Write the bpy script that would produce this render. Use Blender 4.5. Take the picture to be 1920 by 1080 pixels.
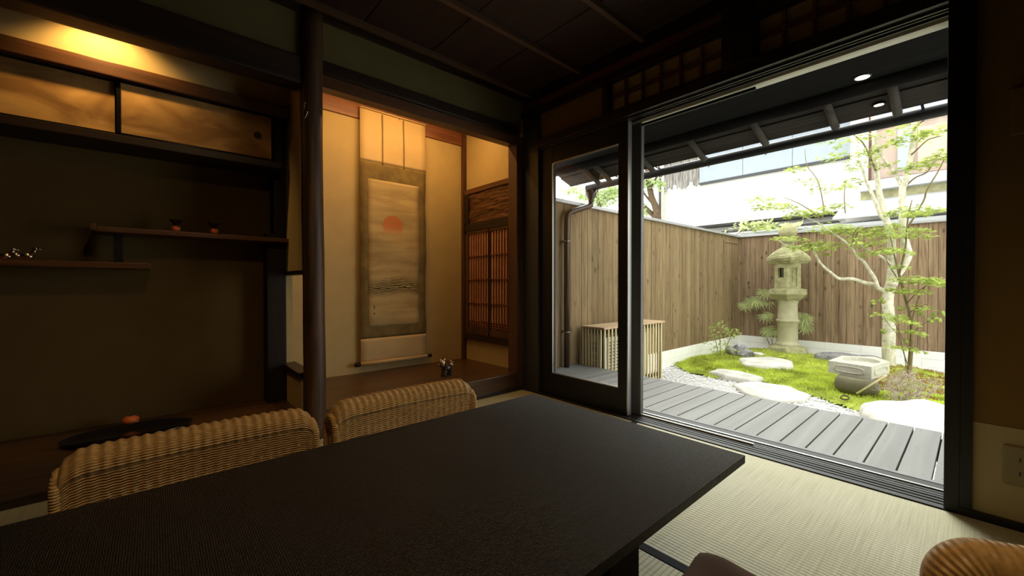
import bpy, bmesh, math, random
from mathutils import Vector, Matrix, noise
random.seed(7)
for o in list(bpy.data.objects): bpy.data.objects.remove(o)
S = bpy.context.scene; COL = S.collection
PI = math.pi
# ------------------------------------------------------------------ camera, world, sun, exposure
FPX = 763.0; YAW = math.radians(48.66); PIT = math.radians(.56); H = .78
cd = bpy.data.cameras.new('camera'); cam = bpy.data.objects.new('camera', cd); COL.objects.link(cam)
cam.location = (0, 0, H); cam.rotation_euler = (PI/2-PIT, 0, YAW)
cd.sensor_width = 36; cd.lens = FPX/1920*36; cd.clip_start = .02; cd.clip_end = 200
S.camera = cam
w = bpy.data.worlds.new('overcast'); S.world = w; w.use_nodes = True
bg = w.node_tree.nodes['Background']; bg.inputs[0].default_value = (1.0, .99, .95, 1); bg.inputs[1].default_value = 2.3
sl = bpy.data.lights.new('hazy_sun', 'SUN'); sl.energy = 4.6; sl.angle = math.radians(28); sl.color = (1, .98, .93)
so = bpy.data.objects.new('hazy_sun', sl); COL.objects.link(so)
so.rotation_euler = Vector((-.42, .85, .78)).to_track_quat('Z', 'Y').to_euler()
def area(name, loc, target, sx, sy, power, color, spread=180):
    l = bpy.data.lights.new(name, 'AREA'); l.shape = 'RECTANGLE'; l.size = sx; l.size_y = sy; l.energy = power; l.color = color
    l.spread = math.radians(spread)
    o = bpy.data.objects.new(name, l); COL.objects.link(o); o.location = loc
    o.rotation_euler = (Vector(loc)-Vector(target)).to_track_quat('Z', 'Y').to_euler(); return o
def spot(name, loc, target, power, angle, blend, color, r=.02):
    l = bpy.data.lights.new(name, 'SPOT'); l.energy = power; l.spot_size = math.radians(angle); l.spot_blend = blend; l.color = color; l.shadow_soft_size = r
    o = bpy.data.objects.new(name, l); COL.objects.link(o); o.location = loc
    o.rotation_euler = (Vector(loc)-Vector(target)).to_track_quat('Z', 'Y').to_euler(); return o
WARM = (1, .56, .19)
area('alcove_strip_light', (-2.52, 1.36, 2.12), (-2.90, 1.36, 1.2), 1.0, .05, 6.8, WARM)
spot('shelf_spot_light', (-2.33, -.17, 1.90), (-2.53, -.15, 1.55), 8.5, 122, .8, (1, .60, .20))
spot('room_downlight', (-.55, .20, 2.13), (-1.15, .35, 0), 11.0, 130, .9, (1, .66, .33), .04)
spot('room_downlight', (.62, .75, 2.13), (.2, .6, 0), 10.0, 120, .9, (1, .68, .36), .04)
S.view_settings.view_transform = 'Standard'; S.view_settings.look = 'None'
S.view_settings.exposure = .65; S.view_settings.gamma = 1; S.view_settings.use_curve_mapping = False
S.cycles.max_bounces = 10; S.cycles.transparent_max_bounces = 16

# ------------------------------------------------------------------ pixel of the photograph + distance -> point
_F = Vector((-math.sin(YAW)*math.cos(PIT), math.cos(YAW)*math.cos(PIT), -math.sin(PIT)))
_R = Vector((math.cos(YAW), math.sin(YAW), 0)); _U = _R.cross(_F)
def at(px, py, y):
    d = _F+_R*((px-960)/FPX)+_U*((540-py)/FPX)
    return Vector((0, 0, H))+d*(y/d.y)

# ------------------------------------------------------------------ materials
def newmat(name):
    m = bpy.data.materials.new(name); m.use_nodes = True; nt = m.node_tree
    return m, nt, nt.nodes['Principled BSDF']
def nd(nt, t, **k):
    n = nt.nodes.new(t)
    for a, v in k.items():
        if a in n.inputs: n.inputs[a].default_value = v
        else: setattr(n, a, v)
    return n
def coord(nt, scale=(1, 1, 1), rot=(0, 0, 0), src='Object'):
    tc = nd(nt, 'ShaderNodeTexCoord'); mp = nd(nt, 'ShaderNodeMapping'); mp.inputs['Scale'].default_value = scale; mp.inputs['Rotation'].default_value = rot
    nt.links.new(tc.outputs[src], mp.inputs[0]); return mp.outputs[0]
def ramp(nt, fac, stops):
    r = nd(nt, 'ShaderNodeValToRGB'); cr = r.color_ramp
    while len(cr.elements) < len(stops): cr.elements.new(.5)
    for e, (p, c) in zip(cr.elements, stops): e.position = p; e.color = (*c, 1)
    nt.links.new(fac, r.inputs[0]); return r.outputs[0]
def bump(nt, h, strength, dist, bsdf):
    b = nd(nt, 'ShaderNodeBump'); b.inputs['Strength'].default_value = strength; b.inputs['Distance'].default_value = dist
    nt.links.new(h, b.inputs['Height']); nt.links.new(b.outputs[0], bsdf.inputs['Normal'])
def mul(c, f): return tuple(max(0, min(1, x*f)) for x in c)
def plain(name, c, rough=.6, metal=0, var=.12, nscale=8, bstr=0, bdist=.002, bscale=120, spec=.5):
    m, nt, b = newmat(name)
    n = nd(nt, 'ShaderNodeTexNoise', Scale=nscale, Detail=4.0); nt.links.new(coord(nt), n.inputs['Vector'])
    nt.links.new(ramp(nt, n.outputs['Fac'], [(.3, mul(c, 1-var)), (.7, mul(c, 1+var))]), b.inputs['Base Color'])
    b.inputs['Roughness'].default_value = rough; b.inputs['Metallic'].default_value = metal; b.inputs['Specular IOR Level'].default_value = spec
    if bstr:
        n2 = nd(nt, 'ShaderNodeTexNoise', Scale=bscale, Detail=3.0); nt.links.new(coord(nt), n2.inputs['Vector']); bump(nt, n2.outputs['Fac'], bstr, bdist, b)
    return m
def wood(name, c1, c2, axis='X', rough=.5, scale=6, stretch=14, bstr=.25, spec=.5):
    m, nt, b = newmat(name)
    sc = {'X': (scale/stretch*2, scale*3, scale*3), 'Y': (scale*3, scale/stretch*2, scale*3), 'Z': (scale*3, scale*3, scale/stretch*2)}[axis]
    v = coord(nt, sc)
    n = nd(nt, 'ShaderNodeTexNoise', Scale=1.6, Detail=7.0, Distortion=.7); nt.links.new(v, n.inputs['Vector'])
    nt.links.new(ramp(nt, n.outputs['Fac'], [(.3, c1), (.68, c2)]), b.inputs['Base Color'])
    b.inputs['Roughness'].default_value = rough; b.inputs['Specular IOR Level'].default_value = spec
    bump(nt, n.outputs['Fac'], bstr, .003, b); return m
def planks(name, c1, c2, c3, axis, width):
    # tall cedar boards: tone changes from board to board, long grain, dark knots
    m, nt, b = newmat(name)
    tc = nd(nt, 'ShaderNodeTexCoord'); sx = nd(nt, 'ShaderNodeSeparateXYZ'); nt.links.new(tc.outputs['Object'], sx.inputs[0])
    d = nd(nt, 'ShaderNodeMath', operation='DIVIDE'); d.inputs[1].default_value = width; nt.links.new(sx.outputs[axis], d.inputs[0])
    fl = nd(nt, 'ShaderNodeMath', operation='FLOOR'); nt.links.new(d.outputs[0], fl.inputs[0])
    wn = nd(nt, 'ShaderNodeTexWhiteNoise', noise_dimensions='1D'); nt.links.new(fl.outputs[0], wn.inputs['W'])
    ofs = nd(nt, 'ShaderNodeVectorMath', operation='MULTIPLY_ADD'); ofs.inputs[1].default_value = (7, 7, 7)
    nt.links.new(wn.outputs['Color'], ofs.inputs[0]); nt.links.new(tc.outputs['Object'], ofs.inputs[2])
    mp = nd(nt, 'ShaderNodeMapping'); mp.inputs['Scale'].default_value = (22, 22, 1.1); nt.links.new(ofs.outputs[0], mp.inputs[0])
    n = nd(nt, 'ShaderNodeTexNoise', Scale=2.0, Detail=6.0, Distortion=1.2); nt.links.new(mp.outputs[0], n.inputs['Vector'])
    base = ramp(nt, n.outputs['Fac'], [(.3, c2), (.6, c1)])
    mx = nd(nt, 'ShaderNodeMix', data_type='RGBA', blend_type='MULTIPLY'); mx.inputs[0].default_value = 1
    nt.links.new(base, mx.inputs[6]); nt.links.new(ramp(nt, wn.outputs['Value'], [(0, (.72, .70, .68)), (1, (1, 1, 1))]), mx.inputs[7])
    mp2 = nd(nt, 'ShaderNodeMapping'); mp2.inputs['Scale'].default_value = (9, 9, 4.6); nt.links.new(ofs.outputs[0], mp2.inputs[0])
    vo = nd(nt, 'ShaderNodeTexVoronoi', Scale=1.0); nt.links.new(mp2.outputs[0], vo.inputs['Vector'])
    kn = ramp(nt, vo.outputs['Distance'], [(.06, (.9, .9, .9)), (.19, (0, 0, 0))])
    mk = nd(nt, 'ShaderNodeMix', data_type='RGBA'); nt.links.new(kn, mk.inputs[0]); nt.links.new(mx.outputs[2], mk.inputs[6]); mk.inputs[7].default_value = (*c3, 1)
    nt.links.new(mk.outputs[2], b.inputs['Base Color']); b.inputs['Roughness'].default_value = .8; b.inputs['Specular IOR Level'].default_value = .2
    bump(nt, n.outputs['Fac'], .3, .003, b); return m
def glassy(name, tint=(.95, .97, .96), f0=.04):
    m = bpy.data.materials.new(name); m.use_nodes = True; nt = m.node_tree; nt.nodes.clear()
    o = nd(nt, 'ShaderNodeOutputMaterial'); t = nd(nt, 'ShaderNodeBsdfTransparent'); t.inputs[0].default_value = (*tint, 1)
    g = nd(nt, 'ShaderNodeBsdfGlossy'); g.inputs['Roughness'].default_value = .005; lw = nd(nt, 'ShaderNodeLayerWeight'); p5 = nd(nt, 'ShaderNodeMath', operation='POWER'); p5.inputs[1].default_value = 5; nt.links.new(lw.outputs['Facing'], p5.inputs[0])
    f = nd(nt, 'ShaderNodeMath', operation='MULTIPLY_ADD'); f.inputs[1].default_value = 1-f0; f.inputs[2].default_value = f0; nt.links.new(p5.outputs[0], f.inputs[0])   # reflection grows towards grazing, the same on both faces
    mx = nd(nt, 'ShaderNodeMixShader'); nt.links.new(f.outputs[0], mx.inputs[0]); nt.links.new(t.outputs[0], mx.inputs[1]); nt.links.new(g.outputs[0], mx.inputs[2]); nt.links.new(mx.outputs[0], o.inputs[0]); return m
def emis(name, c, s):
    m, nt, b = newmat(name); b.inputs['Base Color'].default_value = (*c, 1); b.inputs['Emission Color'].default_value = (*c, 1); b.inputs['Emission Strength'].default_value = s; return m
def thin(name, c, trans=.35, rough=.7, var=.15, ns=7.0):
    m = bpy.data.materials.new(name); m.use_nodes = True; nt = m.node_tree; nt.nodes.clear()
    o = nd(nt, 'ShaderNodeOutputMaterial'); d = nd(nt, 'ShaderNodeBsdfDiffuse'); t = nd(nt, 'ShaderNodeBsdfTranslucent')
    n = nd(nt, 'ShaderNodeTexNoise', Scale=ns, Detail=4.0); nt.links.new(coord(nt), n.inputs['Vector'])
    col = ramp(nt, n.outputs['Fac'], [(.35, mul(c, 1-var)), (.65, mul(c, 1+var*.8))])
    nt.links.new(col, d.inputs[0]); nt.links.new(col, t.inputs[0])
    mx = nd(nt, 'ShaderNodeMixShader'); mx.inputs[0].default_value = trans
    nt.links.new(d.outputs[0], mx.inputs[1]); nt.links.new(t.outputs[0], mx.inputs[2]); nt.links.new(mx.outputs[0], o.inputs[0]); return m

M = {}
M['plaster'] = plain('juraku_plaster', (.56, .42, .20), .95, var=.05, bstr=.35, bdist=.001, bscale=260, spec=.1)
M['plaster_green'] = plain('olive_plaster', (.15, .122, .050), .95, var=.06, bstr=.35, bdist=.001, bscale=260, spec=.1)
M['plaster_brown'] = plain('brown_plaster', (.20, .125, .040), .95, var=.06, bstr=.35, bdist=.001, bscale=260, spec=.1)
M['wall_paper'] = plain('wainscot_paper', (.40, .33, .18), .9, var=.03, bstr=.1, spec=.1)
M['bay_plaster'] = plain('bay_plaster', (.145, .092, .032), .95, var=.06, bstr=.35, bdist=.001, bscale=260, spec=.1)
M['dark_wood'] = wood('dark_stained_wood', (.010, .006, .004), (.030, .017, .010), 'Z', .55, spec=.3)
M['dark_x'] = wood('dark_stained_wood_x', (.010, .006, .004), (.032, .018, .010), 'X', .38)
M['dark_y'] = wood('dark_stained_wood_y', (.012, .007, .004), (.038, .020, .010), 'Y', .38)
M['black_frame'] = plain('black_painted_frame', (.010, .010, .012), .45, var=.1, spec=.35)
M['beam_dark'] = wood('dark_brown_beam', (.016, .009, .005), (.055, .026, .013), 'Y', .5)
M['brown_y'] = wood('brown_beam', (.06, .025, .010), (.16, .065, .024), 'Y', .4)
M['brown_x'] = wood('brown_beam_x', (.06, .025, .010), (.15, .06, .024), 'X', .4)
M['brown_z'] = wood('brown_post', (.05, .022, .010), (.13, .055, .022), 'Z', .45)
M['red_wood'] = wood('reddish_board', (.17, .06, .028), (.30, .11, .05), 'Y', .4)
M['kamachi'] = wood('polished_dark_board', (.05, .025, .013), (.12, .060, .030), 'Y', .28)
M['board'] = wood('alcove_board', (.05, .026, .012), (.13, .065, .028), 'Y', .33)
M['log'] = wood('natural_log', (.035, .017, .008), (.12, .056, .022), 'Z', .5, scale=9, stretch=10)
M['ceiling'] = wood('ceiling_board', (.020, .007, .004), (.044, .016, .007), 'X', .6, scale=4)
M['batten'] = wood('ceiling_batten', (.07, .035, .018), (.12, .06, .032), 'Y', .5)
M['paper'] = thin('shoji_paper', (.50, .38, .19), .35)
M['paper_warm'] = thin('shoji_paper_warm', (.85, .55, .36), .3)
M['glass'] = glassy('window_glass'); M['glass_coated'] = glassy('coated_window_glass', f0=.012)
M['alu'] = plain('satin_aluminium', (.42, .42, .40), .3, .9, var=.04)
M['steel_dark'] = plain('dark_aluminium', (.055, .055, .06), .35, .3, var=.05)
M['stile_grey'] = plain('grey_anodised_stile', (.15, .15, .14), .35, .4, var=.05)
M['deck'] = wood('grey_painted_deck', (.155, .153, .147), (.215, .212, .205), 'Y', .7, spec=.25, scale=3, bstr=.12)
M['concrete'] = plain('pale_concrete_block', (.86, .85, .81), .9, var=.05, bstr=.3, bscale=90)
M['fence_l'] = planks('cedar_boards_left', (.30, .215, .115), (.165, .115, .058), (.06, .035, .018), 'Y', .09)
M['fence_b'] = planks('cedar_boards_back', (.36, .25, .155), (.19, .128, .078), (.07, .042, .026), 'X', .09)
M['cap'] = plain('grey_metal_cap', (.42, .42, .44), .4, .5, var=.05)
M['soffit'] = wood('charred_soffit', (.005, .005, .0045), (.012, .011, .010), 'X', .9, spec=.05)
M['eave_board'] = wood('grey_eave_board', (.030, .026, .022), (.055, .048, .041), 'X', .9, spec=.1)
M['eave_log'] = wood('grey_eave_log', (.035, .030, .025), (.070, .060, .050), 'Y', .8, spec=.2)
M['gutter'] = plain('dark_gutter', (.022, .021, .019), .6, 0, spec=.3)
M['pipe'] = plain('dark_brown_pipe', (.035, .018, .012), .3, 0)
M['bamboo'] = wood('dry_bamboo', (.62, .50, .24), (.84, .74, .44), 'Z', .4, scale=9)
M['cover_top'] = wood('cover_top_board', (.42, .28, .16), (.60, .43, .27), 'X', .6, scale=3)
M['ac'] = plain('cream_metal', (.62, .60, .52), .45)
M['black'] = plain('black_plastic', (.012, .012, .012), .5)
M['stone'] = plain('mossy_granite', (.36, .34, .19), .95, var=.22, nscale=14, bstr=.9, bdist=.012, bscale=30, spec=.1)
M['stone_shaft'] = plain('lichened_granite', (.44, .41, .27), .95, var=.12, nscale=10, bstr=.5, bdist=.004, bscale=90, spec=.1)
M['stone_basin'] = plain('grey_granite', (.52, .50, .42), .95, var=.14, nscale=60, bstr=.6, bdist=.004, bscale=140, spec=.1)
M['stone_bowl'] = plain('olive_granite', (.13, .115, .062), .8, var=.15, nscale=20, bstr=.4, bdist=.003, bscale=110)
M['stone_pale'] = plain('pale_flat_stone', (.62, .60, .54), .95, var=.25, nscale=6, bstr=.8, bdist=.01, bscale=22, spec=.1)
M['rock'] = plain('rough_grey_rock', (.30, .29, .30), .95, var=.4, nscale=18, bstr=1, bdist=.02, bscale=30, spec=.1)
M['moss'] = plain('moss_green', (.34, .39, .07), .95, var=.3, nscale=9, bstr=.6, bdist=.01, bscale=140, spec=.05)
M['moss_blade'] = thin('moss_tuft_green', (.58, .66, .12), .4, var=.45, ns=3.5)
M['moss_rust'] = thin('moss_tuft_rust', (.42, .26, .09), .3)
M['pebble'] = plain('pale_gravel', (.74, .73, .72), .9, var=.2, nscale=40)
M['gravel'] = plain('gravel_bed', (.68, .67, .66), .95, var=.3, nscale=160, bstr=1, bdist=.01, bscale=190, spec=.1)
M['bark_white'] = plain('pale_mottled_bark', (.62, .58, .46), .9, var=.28, nscale=22, bstr=.6, bdist=.006, bscale=60)
M['bark_green'] = plain('green_brown_bark', (.20, .15, .07), .8, var=.2, nscale=30)
M['bark_dark'] = plain('dark_bark', (.10, .065, .035), .9, var=.3, nscale=20)
M['twig_grey'] = plain('grey_twig', (.50, .42, .34), .8, var=.3, nscale=40)
M['leaf'] = thin('maple_leaf_green', (.46, .54, .15), .4, var=.35)
M['leaf2'] = thin('shrub_leaf_green', (.42, .50, .16), .4)
M['leaf_pale'] = thin('fan_leaf_pale', (.62, .68, .36), .35)
M['leaf_back'] = thin('backdrop_leaf', (.42, .52, .24), .45)
M['house_white'] = plain('white_render', (.72, .71, .66), .9, var=.03, spec=.1)
M['house_blue'] = plain('pale_blue_panel', (.38, .43, .50), .6, var=.05)
M['weathered'] = wood('weathered_grey_board', (.07, .065, .06), (.42, .39, .36), 'Z', .9, scale=9, stretch=9)
M['house_brown'] = wood('brown_cladding', (.40, .30, .25), (.50, .38, .32), 'Z', .7, scale=2)
M['house_tan'] = plain('tan_panel', (.62, .48, .34), .7)
M['roof_white'] = plain('white_sheet_roof', (.50, .51, .53), .5)
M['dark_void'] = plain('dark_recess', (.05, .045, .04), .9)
M['table'] = None
M['lacquer'] = plain('black_lacquer', (.010, .009, .010), .12)
M['orange'] = plain('orange_peel', (.75, .17, .035), .4, var=.08, nscale=20, bstr=.15, bscale=300)
M['silver'] = plain('tarnished_silver', (.55, .47, .42), .22, 1, var=.25, nscale=40)
M['dark_glaze'] = plain('dark_bronze_glaze', (.10, .08, .07), .2, .6, var=.3, nscale=60)
M['cloth'] = plain('brown_cushion_cloth', (.075, .040, .022), .9, var=.12, nscale=12, bstr=.2, bscale=600, spec=.1)
M['plastic'] = plain('beige_plate', (.26, .21, .11), .5, var=.03)
M['lamp'] = emis('lamp_glow', (1, .78, .42), 14)
M['glow_w'] = emis('pale_glow', (1, .86, .60), 9)
M['track'] = wood('grey_door_track', (.010, .010, .010), (.024, .023, .023), 'X', .6, scale=3, bstr=.1, spec=.2)
M['cream_rail'] = plain('cream_rail', (.66, .64, .52), .5)
M['plank_dark'] = wood('understorey_boards', (.05, .035, .02), (.1, .07, .04), 'X', .7)

def tatami_mat(axis):
    m, nt, b = newmat('woven_rush_'+axis)
    tc = nd(nt, 'ShaderNodeTexCoord'); sx = nd(nt, 'ShaderNodeSeparateXYZ'); nt.links.new(tc.outputs['Object'], sx.inputs[0])
    a = 'Y' if axis == 'X' else 'X'
    def wave(sock, period, power):
        q = nd(nt, 'ShaderNodeMath', operation='MULTIPLY'); q.inputs[1].default_value = PI/period; nt.links.new(sock, q.inputs[0])
        s = nd(nt, 'ShaderNodeMath', operation='SINE'); nt.links.new(q.outputs[0], s.inputs[0])
        ab = nd(nt, 'ShaderNodeMath', operation='ABSOLUTE'); nt.links.new(s.outputs[0], ab.inputs[0])
        p = nd(nt, 'ShaderNodeMath', operation='POWER'); p.inputs[1].default_value = power; nt.links.new(ab.outputs[0], p.inputs[0]); return p.outputs[0]
    w1 = wave(sx.outputs[a], .0145, .45); w2 = wave(sx.outputs[axis], .0032, .6)
    n = nd(nt, 'ShaderNodeTexNoise', Scale=1.0, Detail=5.0)
    nt.links.new(coord(nt, (4, 260, 1) if axis == 'Y' else (260, 4, 1)), n.inputs['Vector'])
    n2 = nd(nt, 'ShaderNodeTexNoise', Scale=2.2, Detail=2.0); nt.links.new(coord(nt), n2.inputs['Vector'])
    c = ramp(nt, n.outputs['Fac'], [(.25, (.36, .34, .22)), (.75, (.52, .50, .35))])
    mx = nd(nt, 'ShaderNodeMix', data_type='RGBA', blend_type='MULTIPLY'); mx.inputs[0].default_value = 1
    nt.links.new(c, mx.inputs[6]); nt.links.new(ramp(nt, w1, [(0, (.42, .36, .22)), (.55, (1, 1, 1))]), mx.inputs[7])
    mx2 = nd(nt, 'ShaderNodeMix', data_type='RGBA', blend_type='MULTIPLY'); mx2.inputs[0].default_value = 1
    nt.links.new(mx.outputs[2], mx2.inputs[6]); nt.links.new(ramp(nt, n2.outputs['Fac'], [(.35, (.90, .88, .80)), (.65, (1, 1, 1))]), mx2.inputs[7])
    nt.links.new(mx2.outputs[2], b.inputs['Base Color']); b.inputs['Roughness'].default_value = .62; b.inputs['Specular IOR Level'].default_value = .25
    ad = nd(nt, 'ShaderNodeMath', operation='MULTIPLY_ADD'); ad.inputs[1].default_value = .15; nt.links.new(w2, ad.inputs[0]); nt.links.new(w1, ad.inputs[2])
    bump(nt, ad.outputs[0], .8, .0022, b); return m
M['tatami_x'] = tatami_mat('X'); M['tatami_y'] = tatami_mat('Y')
def table_mat():
    m, nt, b = newmat('black_ribbed_cloth_lacquer')
    n = nd(nt, 'ShaderNodeTexNoise', Scale=1.0, Detail=3.0); nt.links.new(coord(nt, (120, 420, 100)), n.inputs['Vector'])
    wv = nd(nt, 'ShaderNodeTexWave', wave_type='BANDS', bands_direction='X', Scale=62.0, Distortion=1.2); wv.inputs['Detail Scale'].default_value = 6; nt.links.new(coord(nt), wv.inputs['Vector'])
    wv2 = nd(nt, 'ShaderNodeTexWave', wave_type='BANDS', bands_direction='Y', Scale=90.0, Distortion=2.0); nt.links.new(coord(nt), wv2.inputs['Vector'])
    nt.links.new(ramp(nt, n.outputs['Fac'], [(.38, (.005, .004, .003)), (.72, (.045, .038, .028))]), b.inputs['Base Color'])  # lighter flecks in the colour stand in for glints on the ribs
    ad = nd(nt, 'ShaderNodeMath', operation='ADD'); nt.links.new(wv.outputs['Fac'], ad.inputs[0]); nt.links.new(n.outputs['Fac'], ad.inputs[1])
    ad2 = nd(nt, 'ShaderNodeMath', operation='MULTIPLY_ADD'); ad2.inputs[1].default_value = .6; nt.links.new(wv2.outputs['Fac'], ad2.inputs[0]); nt.links.new(ad.outputs[0], ad2.inputs[2])
    b.inputs['Roughness'].default_value = .46; b.inputs['Specular IOR Level'].default_value = .45
    bump(nt, ad2.outputs[0], .9, .0022, b); return m
M['table'] = table_mat()
def weave_mat(name, c, holes=True):
    # woven cane; UV is in metres: the gaps between strands are real see-through holes
    m = bpy.data.materials.new(name); m.use_nodes = True; nt = m.node_tree; b = nt.nodes['Principled BSDF']; out = nt.nodes['Material Output']
    tc = nd(nt, 'ShaderNodeTexCoord'); sx = nd(nt, 'ShaderNodeSeparateXYZ'); nt.links.new(tc.outputs['UV'], sx.inputs[0])
    def tri(sock, period, ph=0):
        q = nd(nt, 'ShaderNodeMath', operation='MULTIPLY_ADD'); q.inputs[1].default_value = 1/period; q.inputs[2].default_value = ph; nt.links.new(sock, q.inputs[0])
        p = nd(nt, 'ShaderNodeMath', operation='PINGPONG'); p.inputs[1].default_value = .5; nt.links.new(q.outputs[0], p.inputs[0])
        r = nd(nt, 'ShaderNodeMath', operation='MULTIPLY'); r.inputs[1].default_value = 2; nt.links.new(p.outputs[0], r.inputs[0]); return r.outputs[0]   # 0..1..0
    tu = tri(sx.outputs['X'], .0215); tv = tri(sx.outputs['Y'], .0058)
    n = nd(nt, 'ShaderNodeTexNoise', Scale=90.0, Detail=3.0); nt.links.new(coord(nt), n.inputs['Vector'])
    nt.links.new(ramp(nt, n.outputs['Fac'], [(.3, mul(c, .75)), (.7, mul(c, 1.15))]), b.inputs['Base Color'])
    b.inputs['Roughness'].default_value = .38
    bump(nt, tv, .9, .0022, b)
    if holes:
        g1 = nd(nt, 'ShaderNodeMath', operation='LESS_THAN'); g1.inputs[1].default_value = .30; nt.links.new(tv, g1.inputs[0])
        g2 = nd(nt, 'ShaderNodeMath', operation='GREATER_THAN'); g2.inputs[1].default_value = .42; nt.links.new(tu, g2.inputs[0])
        g3 = nd(nt, 'ShaderNodeMath', operation='GREATER_THAN'); g3.inputs[1].default_value = 0.0; nt.links.new(sx.outputs['Y'], g3.inputs[0])
        a = nd(nt, 'ShaderNodeMath', operation='MULTIPLY'); nt.links.new(g1.outputs[0], a.inputs[0]); nt.links.new(g2.outputs[0], a.inputs[1])
        a2 = nd(nt, 'ShaderNodeMath', operation='MULTIPLY'); nt.links.new(a.outputs[0], a2.inputs[0]); nt.links.new(g3.outputs[0], a2.inputs[1])
        t = nd(nt, 'ShaderNodeBsdfTransparent'); mx = nd(nt, 'ShaderNodeMixShader')
        nt.links.new(a2.outputs[0], mx.inputs[0]); nt.links.new(b.outputs[0], mx.inputs[1]); nt.links.new(t.outputs[0], mx.inputs[2]); nt.links.new(mx.outputs[0], out.inputs[0])
    return m
M['cane'] = weave_mat('woven_cane', (.78, .50, .20)); M['cane_rim'] = weave_mat('wrapped_cane_rim', (.80, .52, .21), False); M['cane_close'] = weave_mat('close_woven_cane', (.86, .55, .21), False)

# ------------------------------------------------------------------ mesh helpers
class MB:
    def __init__(s): s.bm = bmesh.new(); s.uv = None
    def box(s, x0, x1, y0, y1, z0, z1, bev=0):
        r = bmesh.ops.create_cube(s.bm, size=1, matrix=Matrix.Translation(((x0+x1)/2, (y0+y1)/2, (z0+z1)/2)) @ Matrix.Diagonal((abs(x1-x0), abs(y1-y0), abs(z1-z0), 1)))
        if bev:
            ed = set(e for v in r['verts'] for e in v.link_edges)
            bmesh.ops.bevel(s.bm, geom=list(ed), offset=bev, segments=2, affect='EDGES', profile=.7)
        return s
    def tube(s, pts, rad, n=8, cap=True, squash=1):
        pts = [Vector(p) for p in pts]; rings = []
        if not hasattr(rad, '__len__'): rad = [rad]*len(pts)
        up = None
        for i, p in enumerate(pts):
            t = (pts[min(i+1, len(pts)-1)]-pts[max(i-1, 0)]).normalized()
            if up is None: up = t.orthogonal().normalized()
            up = (up-t*up.dot(t)).normalized(); sd = t.cross(up)
            rings.append([s.bm.verts.new(p+(up*math.cos(a)+sd*math.sin(a)*squash)*rad[i]) for a in [2*PI*k/n for k in range(n)]])
        for a, b in zip(rings, rings[1:]):
            for k in range(n): s.bm.faces.new((a[k], a[(k+1) % n], b[(k+1) % n], b[k])).smooth = True
        if cap: s.bm.faces.new(rings[0][::-1]); s.bm.faces.new(rings[-1])
        return s
    def lathe(s, prof, c=(0, 0, 0), n=32, sx=1, sy=1, rot=0, smooth=True, wob=0, seed=0):
        rings = []
        for r, z in prof:
            ring = []
            for k in range(n):
                a = 2*PI*k/n+rot; q = 1+(wob*noise.noise(Vector((math.cos(a)*1.3+seed, math.sin(a)*1.3, z*4))) if wob else 0)
                ring.append(s.bm.verts.new((c[0]+r*q*sx*math.cos(a), c[1]+r*q*sy*math.sin(a), c[2]+z)))
            rings.append(ring)
        for a, b in zip(rings, rings[1:]):
            for k in range(n): s.bm.faces.new((a[k], a[(k+1) % n], b[(k+1) % n], b[k])).smooth = smooth
        s.bm.faces.new(rings[0][::-1]); s.bm.faces.new(rings[-1]); return s
    def prism(s, pts, d):
        a = [s.bm.verts.new(p) for p in pts]; b = [s.bm.verts.new(Vector(p)+Vector(d)) for p in pts]; n = len(a)
        s.bm.faces.new(a); s.bm.faces.new(b[::-1])
        for k in range(n): s.bm.faces.new((a[k], b[k], b[(k+1) % n], a[(k+1) % n]))
        return s
    def ball(s, c, r, sc=(1, 1, 1), sub=2, wob=0, seed=0, rot=0):
        rs = bmesh.ops.create_icosphere(s.bm, subdivisions=sub, radius=1)
        for v in rs['verts']:
            q = v.co.copy()
            if wob: q *= 1+wob*noise.noise(q*1.7+Vector((seed, seed*.7, 0)))+wob*.5*noise.noise(q*4+Vector((seed, 0, 3)))
            q = Vector((q.x*sc[0], q.y*sc[1], q.z*sc[2]))*r
            if rot: q = Matrix.Rotation(rot, 3, 'Z') @ q
            v.co = q+Vector(c)
        for f in set(f for v in rs['verts'] for f in v.link_faces): f.smooth = True
        return s
    def poly(s, pts):
        s.bm.faces.new([s.bm.verts.new(p) for p in pts]); return s
    def build(s, name, mat, parent=None, normals=True):
        me = bpy.data.meshes.new(name)
        if normals: bmesh.ops.recalc_face_normals(s.bm, faces=s.bm.faces)
        s.bm.to_mesh(me); s.bm.free()
        for m in (mat if isinstance(mat, (list, tuple)) else [mat]): me.materials.append(m)
        o = bpy.data.objects.new(name, me); COL.objects.link(o)
        if parent is not None: o.parent = parent; o.matrix_parent_inverse = Matrix.Translation(-Vector(parent.location)) if parent.type == 'EMPTY' and not parent.get('local') else Matrix()
        return o
def thing(name, label, cat, loc=(0, 0, 0), group=None, local=False, rz=0):
    o = bpy.data.objects.new(name, None); COL.objects.link(o); o.location = loc; o.empty_display_size = .05
    o['label'] = label; o['category'] = cat
    if local: o['local'] = True; o.rotation_euler.z = rz
    if group: o['group'] = group
    return o
def tag(o, label, cat, group=None, kind=None):
    o['label'] = label; o['category'] = cat
    if group: o['group'] = group
    if kind: o['kind'] = kind
    return o
def struct(name, mb, m, parent=None):
    o = mb.build(name, m, parent)
    if parent is None: o['kind'] = 'structure'
    return o
def sroot(name, loc=(0, 0, 0)):
    o = bpy.data.objects.new(name, None); COL.objects.link(o); o.location = loc; o['kind'] = 'structure'; return o

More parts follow.
